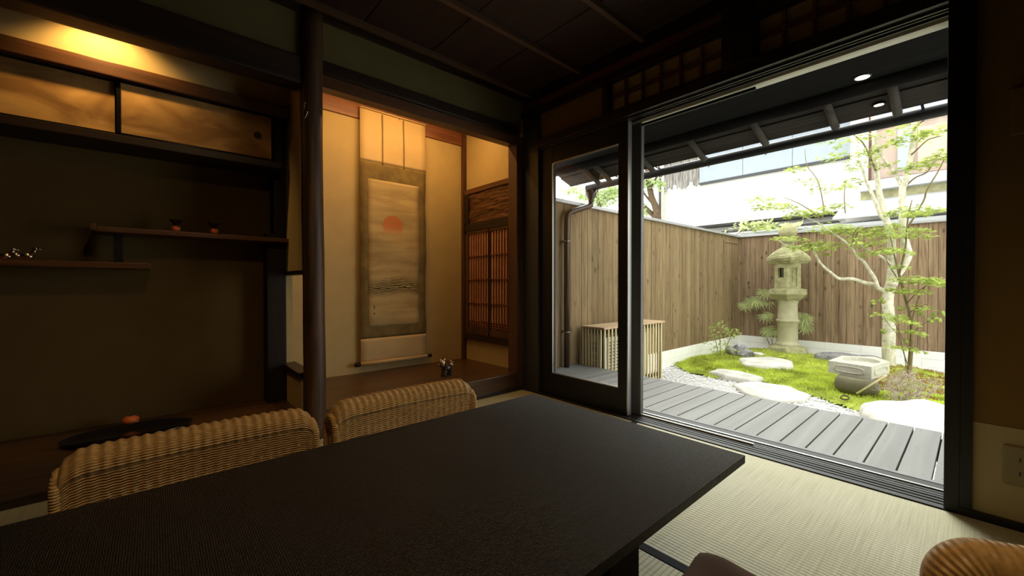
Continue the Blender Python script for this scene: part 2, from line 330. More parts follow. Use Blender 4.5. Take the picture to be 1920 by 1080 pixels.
# ------------------------------------------------------------------ room shell
XL, YW, ZC = -2.22, 2.06, 2.16
X1, Y0 = 1.75, -2.4
struct('floor', MB().box(-3.1, X1+.1, Y0-.1, 2.2, -.12, -.052), M['plank_dark'])
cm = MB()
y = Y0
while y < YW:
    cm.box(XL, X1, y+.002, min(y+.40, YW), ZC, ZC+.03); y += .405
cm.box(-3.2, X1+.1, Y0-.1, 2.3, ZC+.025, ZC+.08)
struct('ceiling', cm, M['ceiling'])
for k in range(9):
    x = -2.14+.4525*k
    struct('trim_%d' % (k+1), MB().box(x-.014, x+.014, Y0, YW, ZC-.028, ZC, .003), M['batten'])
# alcove wall (left): strip of plaster above the beams
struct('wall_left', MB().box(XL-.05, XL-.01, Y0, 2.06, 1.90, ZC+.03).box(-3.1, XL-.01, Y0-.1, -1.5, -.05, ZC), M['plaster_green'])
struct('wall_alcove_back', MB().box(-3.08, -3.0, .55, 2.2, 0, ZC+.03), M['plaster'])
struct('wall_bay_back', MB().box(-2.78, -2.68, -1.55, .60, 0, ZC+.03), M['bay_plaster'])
pm = MB()
for b in ((-3.0, -2.60, .56, .60, 0, ZC), (-2.60, -2.27, .56, .60, .12, .315), (-2.60, -2.27, .56, .60, .845, ZC)): pm.box(*b)
struct('wall_partition', pm, M['plaster'])
struct('trim_10', MB().box(-2.62, -2.25, .545, .615, .300, .330, .004).box(-2.60, -2.26, .55, .61, .828, .850, .003), M['dark_x'])
struct('wall_alcove_side', MB().box(-3.0, -2.31, 2.075, 2.13, 0, ZC).box(-3.08, -2.2, 2.13, 2.2, 0, ZC), M['plaster'])
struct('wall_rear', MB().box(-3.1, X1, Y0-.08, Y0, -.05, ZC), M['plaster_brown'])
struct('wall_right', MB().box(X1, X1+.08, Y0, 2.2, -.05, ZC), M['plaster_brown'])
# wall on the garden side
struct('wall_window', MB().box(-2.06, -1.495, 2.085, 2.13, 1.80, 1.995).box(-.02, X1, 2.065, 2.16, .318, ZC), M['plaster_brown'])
struct('wall_wainscot', MB().box(-.02, X1, 2.063, 2.16, .0, .318), M['wall_paper'])
struct('baseboard_window', MB().box(-.03, X1, 2.045, 2.064, -.05, .022, .002), M['black_frame'])
# beams and posts
struct('trim_11', MB().box(XL-.10, XL+.012, .65, 2.02, 1.862, 1.925, .005), M['dark_y'])
struct('trim_12', MB().box(XL-.085, XL-.012, .65, 2.02, 1.800, 1.862, .003), M['brown_y'])
struct('trim_13', MB().box(XL-.10, XL+.012, Y0, .57, 1.772, 1.912, .012), M['beam_dark'])
struct('trim_14', MB().box(XL-.02, XL+.01, Y0, 2.06, ZC-.03, ZC, .003), M['dark_y'])
struct('trim_15', MB().box(-2.31, -2.215, 1.995, 2.075, 0, 1.86, .004), M['brown_z'])
struct('trim_16', MB().box(-2.225, -2.06, 2.062, 2.14, -.05, ZC, .006), M['steel_dark'])
struct('trim_17', MB().box(-2.66, -2.56, .465, .56, .12, 1.06, .006).box(-2.66, -2.56, .50, .56, 1.06, ZC, .006), M['dark_wood'])
struct('trim_18', MB().box(-3.0, -2.965, 2.04, 2.076, .12, ZC, .003), M['brown_z'])
struct('trim_19', MB().box(-3.0, -2.985, .60, 2.05, 1.995, ZC), M['red_wood'])
struct('trim_20', MB().box(-3.0, -2.31, 2.05, 2.08, 1.557, 1.598, .003), M['brown_x'])
struct('trim_21', MB().box(-3.0, -2.31, 2.05, 2.085, 1.236, 1.300, .003), M['dark_x'])
struct('trim_22', MB().box(-3.0, -2.31, 2.045, 2.085, .300, .350, .003), M['dark_x'])
struct('trim_23', MB().box(XL, X1, 2.045, 2.14, 1.992, 2.035).box(XL, X1, 2.07, 2.14, 2.09, ZC), M['dark_x'])
struct('trim_24', MB().box(XL, X1, 2.055, 2.14, 2.035, 2.09, .003), M['brown_x'])
struct('trim_25', MB().box(-2.06, -.02, 2.045, 2.075, 1.748, 1.802, .003).box(-2.06, -.02, 2.075, 2.20, 1.756, 1.802).box(-.03, X1, 2.05, 2.075, 1.748, 1.802, .003), M['dark_x'])
struct('trim_26', MB().box(-2.06, -.06, 2.076, 2.084, 1.738, 1.757).box(-2.06, -.06, 2.10, 2.106, 1.738, 1.757).box(-2.06, -.06, 2.128, 2.134, 1.736, 1.757), M['steel_dark'])
struct('trim_27', MB().box(-1.50, -1.462, 2.05, 2.12, 1.80, 1.995), M['dark_wood'])
struct('trim_28', MB().box(-.803, -.668, 2.035, 2.14, 1.80, ZC, .006), M['dark_wood'])
struct('trim_29', MB().box(-.066, -.028, 2.05, 2.24, -.05, 1.80, .003).box(-.028, .0, 2.05, 2.066, 0, 1.80), M['black_frame'])
struct('trim_30', MB().box(-1.37, -.066, 2.166, 2.222, 1.734, 1.756, .002), M['cream_rail'])
struct('trim_31', MB().box(-2.06, -.066, 2.165, 2.235, 1.756, 1.90), M['black_frame'])
tk = MB().box(-2.2, -.03, 2.045, 2.36, -.06, -.018)
for yy, h in ((2.052, .004), (2.078, .0), (2.104, .0), (2.131, .0), (2.158, .0), (2.186, -.002), (2.212, -.002)):
    tk.box(-2.10, -.06, yy-.008, yy+.008, -.03, h, .001)
struct('trim_32', tk, M['track'])
struct('trim_33', MB().box(-2.0, -.06, 2.222, 2.232, -.03, .004, .001), M['alu'])
struct('trim_34', MB().box(XL-.01, XL+.015, .66, 2.03, -.05, .022, .002).box(XL-.01, XL+.015, Y0, .55, -.05, .022, .002), M['dark_y'])
# house outside: wall beside and above the opening
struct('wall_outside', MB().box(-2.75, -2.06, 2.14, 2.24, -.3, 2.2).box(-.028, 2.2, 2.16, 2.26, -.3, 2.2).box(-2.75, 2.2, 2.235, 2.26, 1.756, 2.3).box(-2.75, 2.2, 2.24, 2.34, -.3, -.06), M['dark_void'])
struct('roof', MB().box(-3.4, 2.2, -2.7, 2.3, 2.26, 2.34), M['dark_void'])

# alcove platform, bay platform
t = thing('alcove_platform', 'raised polished dark wood platform under the hanging scroll', 'platform', (-2.6, 1.3, 0))
MB().box(-3.0, -2.30, .60, 2.075, .07, .122).build('board', M['board'], t)
MB().box(-2.305, XL, .64, 2.03, .0, .1255, .004).build('front_sill', M['kamachi'], t)
t = thing('shelf_bay_platform', 'dark wood platform board of the shelf bay, bearing the black tray', 'platform', (-2.45, -.4, 0))
MB().box(-2.68, -2.30, -1.5, .56, .07, .122).build('board', M['board'], t)
MB().box(-2.305, XL, -1.5, .57, .0, .1255, .004).build('front_sill', M['kamachi'], t)
# natural log pillar
pts, rr = [], []
for k in range(26):
    z = -.03+k*2.19/25
    pts.append((XL+.002*math.sin(z*3.1), .609+.003*math.sin(z*2.3+1), z)); rr.append(.053-.005*z/2.1+.002*noise.noise(Vector((0, 0, z*5))))
lp = MB().tube(pts, rr, 20)
for v in lp.bm.verts: v.co += (v.co-Vector((XL, .609, v.co.z))).normalized()*.003*noise.noise(Vector((v.co.x*30, v.co.y*30, v.co.z*2.5)))
tag(lp.build('log_pillar', M['log']), 'natural peeled log pillar standing between the shelf bay and the scroll alcove', 'pillar')
tag(MB().tube([at(577, 193, .56)+Vector((.0, -.012, 0)), at(571, 199, .55), at(573, 206, .545), at(577, 209, .55), at(573, 219, .55), at(571, 222, .545)], .0025, 8).build('wall_hook', M['silver']), 'small shiny metal hook on the dark log pillar', 'hook')

# ------------------------------------------------------------------ tatami
def mat(x0, x1, y0, y1, axis, label):
    t = thing('tatami_mat', label, 'tatami mat', ((x0+x1)/2, (y0+y1)/2, -.05), 'tatami mats on the floor')
    MB().box(x0, x1, y0, y1, -.05, -.001).build('rush_cover', M['tatami_'+axis.lower()], t)
    for s in (0, 1):
        if axis == 'X': b = (x0, x1, (y1-.030) if s else y0, y1 if s else y0+.030)
        else: b = ((x1-.030) if s else x0, x1 if s else x0+.030, y0, y1)
        if s and axis == 'X' and y1 > 2: continue
        if not s and axis == 'Y' and x0 < -2.1: continue
        MB().box(b[0], b[1], b[2]-.0005, b[3]+.0005, -.0515, .0008).build('cloth_border', M['heri'], t)
M['heri'] = plain('dark_border_cloth', (.02, .02, .024), .85, var=.1, bstr=.2, bscale=500, spec=.1)
mat(-1.245, .70, 1.072, 2.043, 'X', 'tatami mat running along the glass doors, lit by daylight')
mat(-2.205, -1.248, .10, 2.043, 'Y', 'tatami mat in the corner in front of the scroll alcove')
mat(-2.205, -1.248, -1.86, .097, 'Y', 'tatami mat in front of the shelf bay')
mat(-1.245, -.288, -.90, 1.069, 'Y', 'tatami mat under the black table')
mat(-.285, .70, -.90, 1.069, 'Y', 'tatami mat under the wicker chair at the bottom right')

# ------------------------------------------------------------------ scroll alcove: side window
t = thing('carved_transom', 'dark rough-carved wooden panel above the small lattice screens', 'transom', (-2.6, 2.06, 1.3))
mb = MB(); nx, nz = 60, 22
def cz(i, j):
    x = -2.90+.585*i/nx; z = 1.305+.247*j/nz
    q = noise.noise(Vector((x*5, z*26, 0)))+.5*noise.noise(Vector((x*14, z*60, 4)))
    return Vector((x, 2.062+.014*min(q, .3), z))
vv = [[mb.bm.verts.new(cz(i, j)) for j in range(nz+1)] for i in range(nx+1)]
for i in range(nx):
    for j in range(nz): mb.bm.faces.new((vv[i][j], vv[i+1][j], vv[i+1][j+1], vv[i][j+1]))
mb.box(-2.96, -2.315, 2.078, 2.084, 1.30, 1.557)
mb.build('panel', M['brown_x'], t)
MB().box(-2.965, -2.90, 2.045, 2.08, 1.30, 1.557, .003).build('end_stile', M['dark_wood'], t)
def lattice(x0, x1, label):
    t = thing('lattice_screen', label, 'screen', ((x0+x1)/2, 2.07, .36), 'small lattice screens beside the alcove')
    MB().box(x0, x0+.022, 2.055, 2.075, .352, 1.236).box(x1-.022, x1, 2.055, 2.075, .352, 1.236).box(x0, x1, 2.056, 2.074, .352, .405).box(x0, x1, 2.056, 2.074, 1.216, 1.236).build('frame', M['brown_z'], t)
    m = MB(); n = 8
    for k in range(1, n): x = x0+.022+(x1-x0-.044)*k/n; m.box(x-.0045, x+.0045, 2.058, 2.070, .40, 1.22)
    for z in (.62, .82, 1.02): m.box(x0+.02, x1-.02, 2.056, 2.070, z-.004, z+.004)
    for z in (.425, .445, .465): m.box(x0+.02, x1-.02, 2.057, 2.070, z-.003, z+.003)
    m.build('lattice', M['red_wood'], t)
    MB().box(x0+.01, x1-.01, 2.0705, 2.0715, .40, 1.22).build('paper', M['paper_warm'], t)
lattice(-2.935, -2.615, 'left wooden lattice screen with warm paper in the alcove side wall')
lattice(-2.628, -2.31, 'right wooden lattice screen with warm paper, nearest the corner post')

# ------------------------------------------------------------------ hanging scroll
def scroll_mat():
    m, nt, b = newmat('sunrise_over_waves_painting')
    tc = nd(nt, 'ShaderNodeTexCoord'); sx = nd(nt, 'ShaderNodeSeparateXYZ'); nt.links.new(tc.outputs['Object'], sx.inputs[0])
    n = nd(nt, 'ShaderNodeTexNoise', Scale=1.0, Detail=4.0); nt.links.new(coord(nt, (1, 3, 14)), n.inputs['Vector'])
    base = ramp(nt, n.outputs['Fac'], [(.3, (.38, .27, .125)), (.65, (.60, .45, .22))])
    # sun disc, fading downwards
    def mth(op, a, b_=None, c=None):
        q = nd(nt, 'ShaderNodeMath', operation=op)
        for i, v in enumerate((a, b_, c)):
            if v is None: continue
            if isinstance(v, (int, float)): q.inputs[i].default_value = v
            else: nt.links.new(v, q.inputs[i])
        return q.outputs[0]
    dy = mth('SUBTRACT', sx.outputs['Y'], 1.386); dz = mth('SUBTRACT', sx.outputs['Z'], 1.222)
    r = mth('SQRT', mth('ADD', mth('MULTIPLY', dy, dy), mth('MULTIPLY', dz, dz)))
    disc = mth('LESS_THAN', r, .083)
    fade = nd(nt, 'ShaderNodeMapRange'); fade.inputs['From Min'].default_value = -.075; fade.inputs['From Max'].default_value = .0; nt.links.new(dz, fade.inputs[0])
    fac = mth('MULTIPLY', mth('MULTIPLY', disc, fade.outputs[0]), .85)
    mx = nd(nt, 'ShaderNodeMix', data_type='RGBA'); nt.links.new(fac, mx.inputs[0]); nt.links.new(base, mx.inputs[6]); mx.inputs[7].default_value = (.62, .20, .07, 1)
    # green wave lines
    wv = nd(nt, 'ShaderNodeTexWave', wave_type='BANDS', bands_direction='Z', Scale=24.0, Distortion=9.0, Detail=2.5); wv.inputs['Detail Scale'].default_value = 1.1
    nt.links.new(coord(nt, (1, .45, 1)), wv.inputs['Vector'])
    zc = mth('ABSOLUTE', mth('SUBTRACT', sx.outputs['Z'], mth('MULTIPLY_ADD', mth('SINE', mth('MULTIPLY', sx.outputs['Y'], 14)), .018, .757)))
    band = nd(nt, 'ShaderNodeMapRange'); band.inputs['From Min'].default_value = .075; band.inputs['From Max'].default_value = .03; nt.links.new(zc, band.inputs[0])
    wl = mth('MULTIPLY', band.outputs[0], ramp_val(nt, wv.outputs['Fac'], .45, .75))
    mx2 = nd(nt, 'ShaderNodeMix', data_type='RGBA'); nt.links.new(wl, mx2.inputs[0]); nt.links.new(mx.outputs[2], mx2.inputs[6]); mx2.inputs[7].default_value = (.05, .065, .03, 1)
    nt.links.new(mx2.outputs[2], b.inputs['Base Color']); b.inputs['Roughness'].default_value = .85; b.inputs['Specular IOR Level'].default_value = .1
    return m
def ramp_val(nt, s, a, b_):
    q = nd(nt, 'ShaderNodeMapRange'); q.inputs['From Min'].default_value = a; q.inputs['From Max'].default_value = b_; nt.links.new(s, q.inputs[0]); return q.outputs[0]
def sheet(y0, y1, z0, z1, off, th=.0008):
    mb = MB(); ny = 10; nz = max(4, int((z1-z0)/.02))
    def X(y, z): return -2.962+off+.006*math.sin((z-.2)*9)*math.sin((y-1.1)*2.2)+.003*math.sin(z*23+y*6)*(1 if z < 1.6 else .3)
    f = [[mb.bm.verts.new((X(y0+(y1-y0)*i/ny, z0+(z1-z0)*j/nz), y0+(y1-y0)*i/ny, z0+(z1-z0)*j/nz)) for j in range(nz+1)] for i in range(ny+1)]
    g = [[mb.bm.verts.new(v.co-Vector((th, 0, 0))) for v in r] for r in f]
    for i in range(ny):
        for j in range(nz):
            mb.bm.faces.new((f[i][j], f[i+1][j], f[i+1][j+1], f[i][j+1])).smooth = True; mb.bm.faces.new((g[i][j], g[i][j+1], g[i+1][j+1], g[i+1][j])).smooth = True
    for i in range(ny):
        mb.bm.faces.new((f[i][0], g[i][0], g[i+1][0], f[i+1][0])); mb.bm.faces.new((f[i][nz], f[i+1][nz], g[i+1][nz], g[i][nz]))
    for j in range(nz):
        mb.bm.faces.new((f[0][j], f[0][j+1], g[0][j+1], g[0][j])); mb.bm.faces.new((f[ny][j], g[ny][j], g[ny][j+1], f[ny][j+1]))
    return mb
M['silk_pale'] = plain('pale_silk', (.66, .48, .24), .8, var=.07, nscale=5, spec=.15)
M['silk_olive'] = plain('olive_brocade', (.23, .165, .065), .8, var=.2, nscale=16, spec=.15)
t = thing('hanging_scroll', 'hanging scroll with a red sun painted above green waves, in the alcove', 'scroll', (-2.96, 1.4, .195))
sheet(1.132, 1.668, 1.690, 2.072, 0).build('top_cloth', M['silk_pale'], t)
sheet(1.132, 1.668, .375, 1.690, 0).build('brocade_border', M['silk_olive'], t)
sheet(1.132, 1.668, .200, .375, 0).build('bottom_cloth', M['silk_pale'], t)
pt = sheet(1.191, 1.603, .460, 1.562, .0016).build('painting', scroll_mat(), t)
sheet(1.231, 1.238, .592, .622, .0026).build('signature', M['bark_dark'], pt); sheet(1.230, 1.240, .552, .566, .0026).build('seal_mark', plain('seal_red', (.25, .05, .02), .8), pt)
for yy in (1.302, 1.475): sheet(yy-.005, yy+.005, 1.680, 2.06, .004).build('hanging_band', M['silk_olive'], t)
MB().tube([(-2.958, 1.132, 2.072), (-2.958, 1.668, 2.072)], .006, 8).build('top_rod', M['silk_pale'], t)
rl = MB().tube([(-2.955, 1.125, .193), (-2.955, 1.675, .193)], .014, 14).build('roller', M['silk_pale'], t)
for a, b_ in ((1.086, 1.126), (1.674, 1.712)): MB().tube([(-2.955, a, .193), (-2.955, b_, .193)], .015, 14).build('roller_knob', M['lacquer'], rl)
MB().tube([(-2.955, 1.31, 2.076), (-2.965, 1.385, 2.108), (-2.955, 1.46, 2.076)], .0016, 6).tube([(-2.955, 1.44, 2.05), (-2.965, 1.422, 2.11)], .0016, 6).build('cord', M['brown_z'], t)
tag(MB().tube([(-2.99, 1.385, 2.112), (-2.962, 1.385, 2.108), (-2.958, 1.385, 2.118)], .003, 6).build('picture_hook', M['dark_glaze']), 'tiny hook on the reddish board holding up the scroll cord', 'hook')

# lion dog ornament
def lion():
    t = thing('lion_dog_figurine', 'small shiny lion-dog figurine standing on the alcove platform', 'figurine', (-2.50, 1.575, .1255))
    mb = MB(); c = Vector((-2.50, 1.575, .1255))
    P = lambda x, y, z: c+Vector((x, y, z))
    mb.ball(P(0, .005, .052), .03, (.8, 1.25, .8), 3, .1)
    for sy in (-.024, .026):
        for sx_ in (-.014, .014):
            mb.tube([P(sx_, sy, .045), P(sx_*1.15, sy+.004, .022), P(sx_*1.1, sy-.002, .008), P(sx_*1.15, sy-.004, .0)], [.014, .0095, .0085, .011], 10)
    mb.tube([P(0, -.02, .06), P(0, -.034, .078), P(.002, -.036, .09)], [.02, .02, .018], 12)
    body = mb.build('body', M['dark_glaze'], t)
    hd = MB().ball(P(.004, -.036, .094), .024, (.95, 1.0, .95), 3, .12, 2).ball(P(.022, -.042, .086), .013, (1, 1, .7), 2).ball(P(.018, -.042, .075), .010, (1, 1, .5), 2)
    for s in (-1, 1): hd.ball(P(.002, -.036+s*.018, .115), .008, (.5, 1, 1), 2); hd.ball(P(.022, -.042+s*.008, .098), .0045, (1, 1, 1), 2)
    hd.build('head', M['silver'], t)
    mn = MB()
    for k in range(16):
        a = k*2.4; mn.ball(P(-.006-.006*math.sin(a), -.034+.022*math.cos(a), .07+.0026*k), .009, (1, 1, 1), 1, .15, k)
    mn.build('mane', M['silver'], t)
    tl = MB()
    for k in range(6): tl.ball(P(-.002+.003*math.sin(k*2), .042+.007*math.cos(k*1.9), .066+.006*k), .011-.0006*k, (1, 1, 1), 1, .15, k)
    tl.build('tail', M['silver'], t)
lion()

# ------------------------------------------------------------------ shelf bay
t = thing('wall_cupboard', 'long shallow wall cupboard with golden sliding doors high in the shelf bay', 'cupboard', (-2.55, -.4, 1.40))
XC = -2.47
MB().box(-2.68, XC+.012, -1.5, .52, 1.395, 1.430, .002).build('bottom_board', M['dark_y'], t)
MB().box(-2.68, XC+.02, -1.5, .56, 1.672, 1.732, .003).build('top_rail', M['brown_y'], t)
MB().box(-2.68, -2.66, -1.5, .52, 1.43, 1.672).box(XC-.035, XC-.005, .485, .52, 1.43, 1.672).build('body', M['dark_wood'], t)
def gold_mat():
    m, nt, b = newmat('gold_dusted_paper')
    n = nd(nt, 'ShaderNodeTexNoise', Scale=3.4, Detail=3.0, Distortion=.8); nt.links.new(coord(nt, (1, 1, 2)), n.inputs['Vector'])
    nt.links.new(ramp(nt, n.outputs['Fac'], [(.38, (.28, .14, .040)), (.6, (.64, .37, .12))]), b.inputs['Base Color'])
    b.inputs['Roughness'].default_value = .7; b.inputs['Specular IOR Level'].default_value = .3; return m
M['gold'] = gold_mat()
for (a, b_, dx, px) in ((-.80, -.112, -.016, -.72), (-.118, .485, 0, .41)):
    dn = MB().box(XC-.014+dx, XC-.004+dx, a+.012, b_-.012, 1.442, 1.660).build('door', M['gold'], t)
    MB().box(XC-.016+dx, XC-.001+dx, a, b_, 1.430, 1.442).box(XC-.016+dx, XC-.001+dx, a, b_, 1.660, 1.672).box(XC-.016+dx, XC-.001+dx, a, a+.014, 1.43, 1.672).box(XC-.016+dx, XC-.001+dx, b_-.006, b_, 1.43, 1.672).build('door_frame', M['lacquer'], dn)
    MB().tube([(XC-.006+dx, px, 1.555), (XC-.0015+dx, px, 1.555)], .017, 18).build('finger_pull', M['black'], dn)
struct('wall_bay_upper', MB().box(XC-.05, XC-.02, -1.5, .56, 1.732, ZC), M['plaster'])
t = thing('staggered_shelves', 'dark wood staggered shelves joined by a short post, in the shelf bay', 'shelf', (-2.58, -.2, .86))
MB().box(-2.68, -2.50, -.185, .56, 1.008, 1.030, .003).box(-2.68, -2.50, -.205, -.185, 1.010, 1.040, .004).build('upper_shelf', M['brown_y'], t)
MB().box(-2.68, -2.50, -1.5, -.012, .850, .876, .003).build('lower_shelf', M['brown_y'], t)
MB().box(-2.60, -2.574, -.135, -.105, .876, 1.008, .002).build('post', M['dark_wood'], t)
def bird(x, y, z, s, label):
    t = thing('bird_ornament', label, 'ornament', (x, y, z), 'bird ornaments on the lower shelf')
    c = Vector((x, y, z))
    MB().ball(c+Vector((0, 0, .017*s)), .017*s, (.8, 1.35, .95), 3).tube([c+Vector((0, .014*s, .024*s)), c+Vector((0, .024*s, .040*s)), c+Vector((0, .026*s, .048*s))], [.011*s, .008*s, .008*s], 10).ball(c+Vector((0, .027*s, .05*s)), .010*s, (1, 1, 1), 2).build('body', M['silver'], t)
    MB().tube([c+Vector((0, -.016*s, .022*s)), c+Vector((0, -.034*s, .026*s)), c+Vector((0, -.045*s, .024*s))], [.008*s, .006*s, .002*s], 8, squash=1.6).build('tail', M['silver'], t)
    MB().tube([c+Vector((0, .034*s, .05*s)), c+Vector((0, .046*s, .047*s))], [.004*s, .0008], 6).build('beak', M['silver'], t)
bird(-2.56, -.392, .8765, .95, 'small gleaming metal bird on the lower shelf, with the brighter neck')
bird(-2.57, -.448, .8765, .85, 'smaller dim metal bird at the photo edge of the lower shelf')
for i, yy in enumerate((.082, .232)):
    t = thing('red_ornament', ['small red ball ornament under a flared dark top, nearer the shelf end', 'small dull red ball ornament under a flared dark top, nearer the dark post'][i], 'ornament', (-2.56, yy, 1.03), 'red ornaments on the upper shelf')
    MB().ball((-2.56, yy, 1.030+.018), .018, (1, 1, .98), 3).build('ball', M['orange'], t)
    MB().lathe([(.008, 0), (.012, .01), (.026, .026), (.027, .028)], (-2.56, yy, 1.062), 20).build('top', M['lacquer'], t)
t = thing('black_tray', 'low oval black lacquer tray on the shelf bay platform', 'tray', (-2.45, -.12, .1225))
MB().lathe([(.13, 0), (.155, .004), (.17, .022), (.164, .022), (.15, .008), (.02, .007)], (-2.42, -.08, .1225), 48, .72, 1.25).build('dish', M['lacquer'], t)
t = thing('persimmon', 'orange fruit with a short dark stem lying in the black tray', 'fruit', (-2.40, -.10, .131))
pc = at(245, 795, -.085)
MB().ball((pc.x, pc.y, .131+.021), .028, (1, 1.1, .76), 3, .03).build('fruit', M['orange'], t)
MB().tube([(pc.x, pc.y, .168), (pc.x, pc.y+.004, .178), (pc.x+.002, pc.y+.010, .182)], [.003, .002, .002], 6).ball((pc.x, pc.y, .172), .009, (1, 1, .2), 2).build('stem', M['bark_dark'], t)
t = thing('spot_lamp', 'small spotlight tucked behind the beam over the shelf bay', 'lamp', (-2.33, -.17, 1.9))
MB().tube([(-2.345, -.17, 1.925), (-2.345, -.17, 1.99)], .022, 16).build('housing', M['black'], t)
MB().tube([(-2.345, -.17, 1.99), (-2.345, -.17, ZC)], .005, 8).build('stem', M['black'], t)
t = thing('strip_lamp', 'slim strip lamp hidden behind the head beam of the scroll alcove', 'lamp', (-2.52, 1.36, 2.14))
MB().box(-2.545, -2.49, .85, 1.87, 2.126, ZC, .003).build('housing', M['black'], t)
t = thing('ceiling_downlight', 'round recessed downlight in the ceiling above the table', 'lamp', (-.55, .35, ZC))
MB().lathe([(.05, 0), (.05, -.006), (.042, -.008), (.040, .0)], (-.55, .20, ZC), 24).build('ring', M['black'], t)
t = thing('ceiling_downlight', 'round recessed downlight in the ceiling above the chair at the bottom right', 'lamp', (.62, .75, ZC))
MB().lathe([(.05, 0), (.05, -.006), (.042, -.008), (.040, .0)], (.62, .75, ZC), 24).build('ring', M['black'], t)

# ------------------------------------------------------------------ transoms over the doors
def transom(x0, x1, n, label):
    t = thing('paper_transom', label, 'transom', ((x0+x1)/2, 2.08, 1.80), 'paper transoms above the glass doors')
    MB().box(x0, x1, 2.062, 2.085, 1.802, 1.816).box(x0, x1, 2.062, 2.085, 1.980, 1.992).box(x0, x0+.012, 2.062, 2.085, 1.80, 1.992).box(x1-.012, x1, 2.062, 2.085, 1.80, 1.992).build('frame', M['dark_x'], t)
    m = MB()
    for k in range(1, n): x = x0+(x1-x0)*k/n; m.box(x-.006, x+.006, 2.066, 2.080, 1.81, 1.985)
    for z in (1.888, 1.906): m.box(x0+.01, x1-.01, 2.068, 2.080, z-.003, z+.003)
    m.build('lattice', M['brown_x'], t)
    MB().box(x0+.004, x1-.004, 2.0805, 2.0815, 1.808, 1.988).build('paper', M['paper'], t)
transom(-1.462, -.803, 6, 'six-pane paper lattice transom between the plaster panel and the thick post')
transom(-.668, -.01, 6, 'paper lattice transom right of the thick post')

# ------------------------------------------------------------------ glass doors
d = sroot('door_1', (-1.7, 2.10, 0))
MB().box(-2.06, -1.945, 2.088, 2.122, .002, 1.738, .003).build('stile', M['black_frame'], d)
MB().box(-1.412, -1.352, 2.088, 2.122, .002, 1.738, .003).build('stile', M['black_frame'], d)
MB().box(-1.945, -1.412, 2.089, 2.121, .002, .160, .002).build('rail', M['black_frame'], d)
MB().box(-1.945, -1.412, 2.089, 2.121, 1.620, 1.738, .002).build('rail', M['black_frame'], d)
MB().box(-1.950, -1.942, 2.086, 2.092, .158, 1.622).box(-1.950, -1.408, 2.086, 2.091, 1.614, 1.622).box(-1.95, -1.408, 2.086, 2.090, .156, .163).build('bead', M['alu'], d)
MB().box(-1.945, -1.412, 2.103, 2.107, .160, 1.620).build('pane', M['glass'], d)
d = sroot('door_2', (-.7, 2.18, 0))
MB().box(-1.352, -1.345, 2.09, 2.128, .004, 1.738).build('edge_strip', M['alu'], d)
MB().box(-1.38, -1.305, 2.165, 2.195, .0, 1.735, .002).build('stile', M['stile_grey'], d)
MB().box(-1.305, -.70, 2.166, 2.176, .002, .009, .001).build('rail', M['cream_rail'], d)
MB().box(-1.305, -.70, 2.166, 2.180, 1.712, 1.726, .002).build('rail', M['black_frame'], d)
MB().box(-1.305, -.066, 2.183, 2.187, .004, 1.7335).build('pane', M['glass_coated'], d)

# ------------------------------------------------------------------ table
t = thing('dining_table', 'low black table with a finely ribbed top in the middle of the room', 'table', (-.755, .2, 0))
MB().box(-1.140, -.377, -.95, 1.112, .330, .350, .002).build('tabletop', M['table'], t)
MB().box(-1.10, -.42, -.86, 1.02, .305, .330).build('apron', M['black_frame'], t)
for x in (-.81, -.475):
    for yy in (-.62, .685): MB().box(x-.03, x+.03, yy-.05, yy+.05, 0, .330, .003).build('leg', M['black_frame'], t)

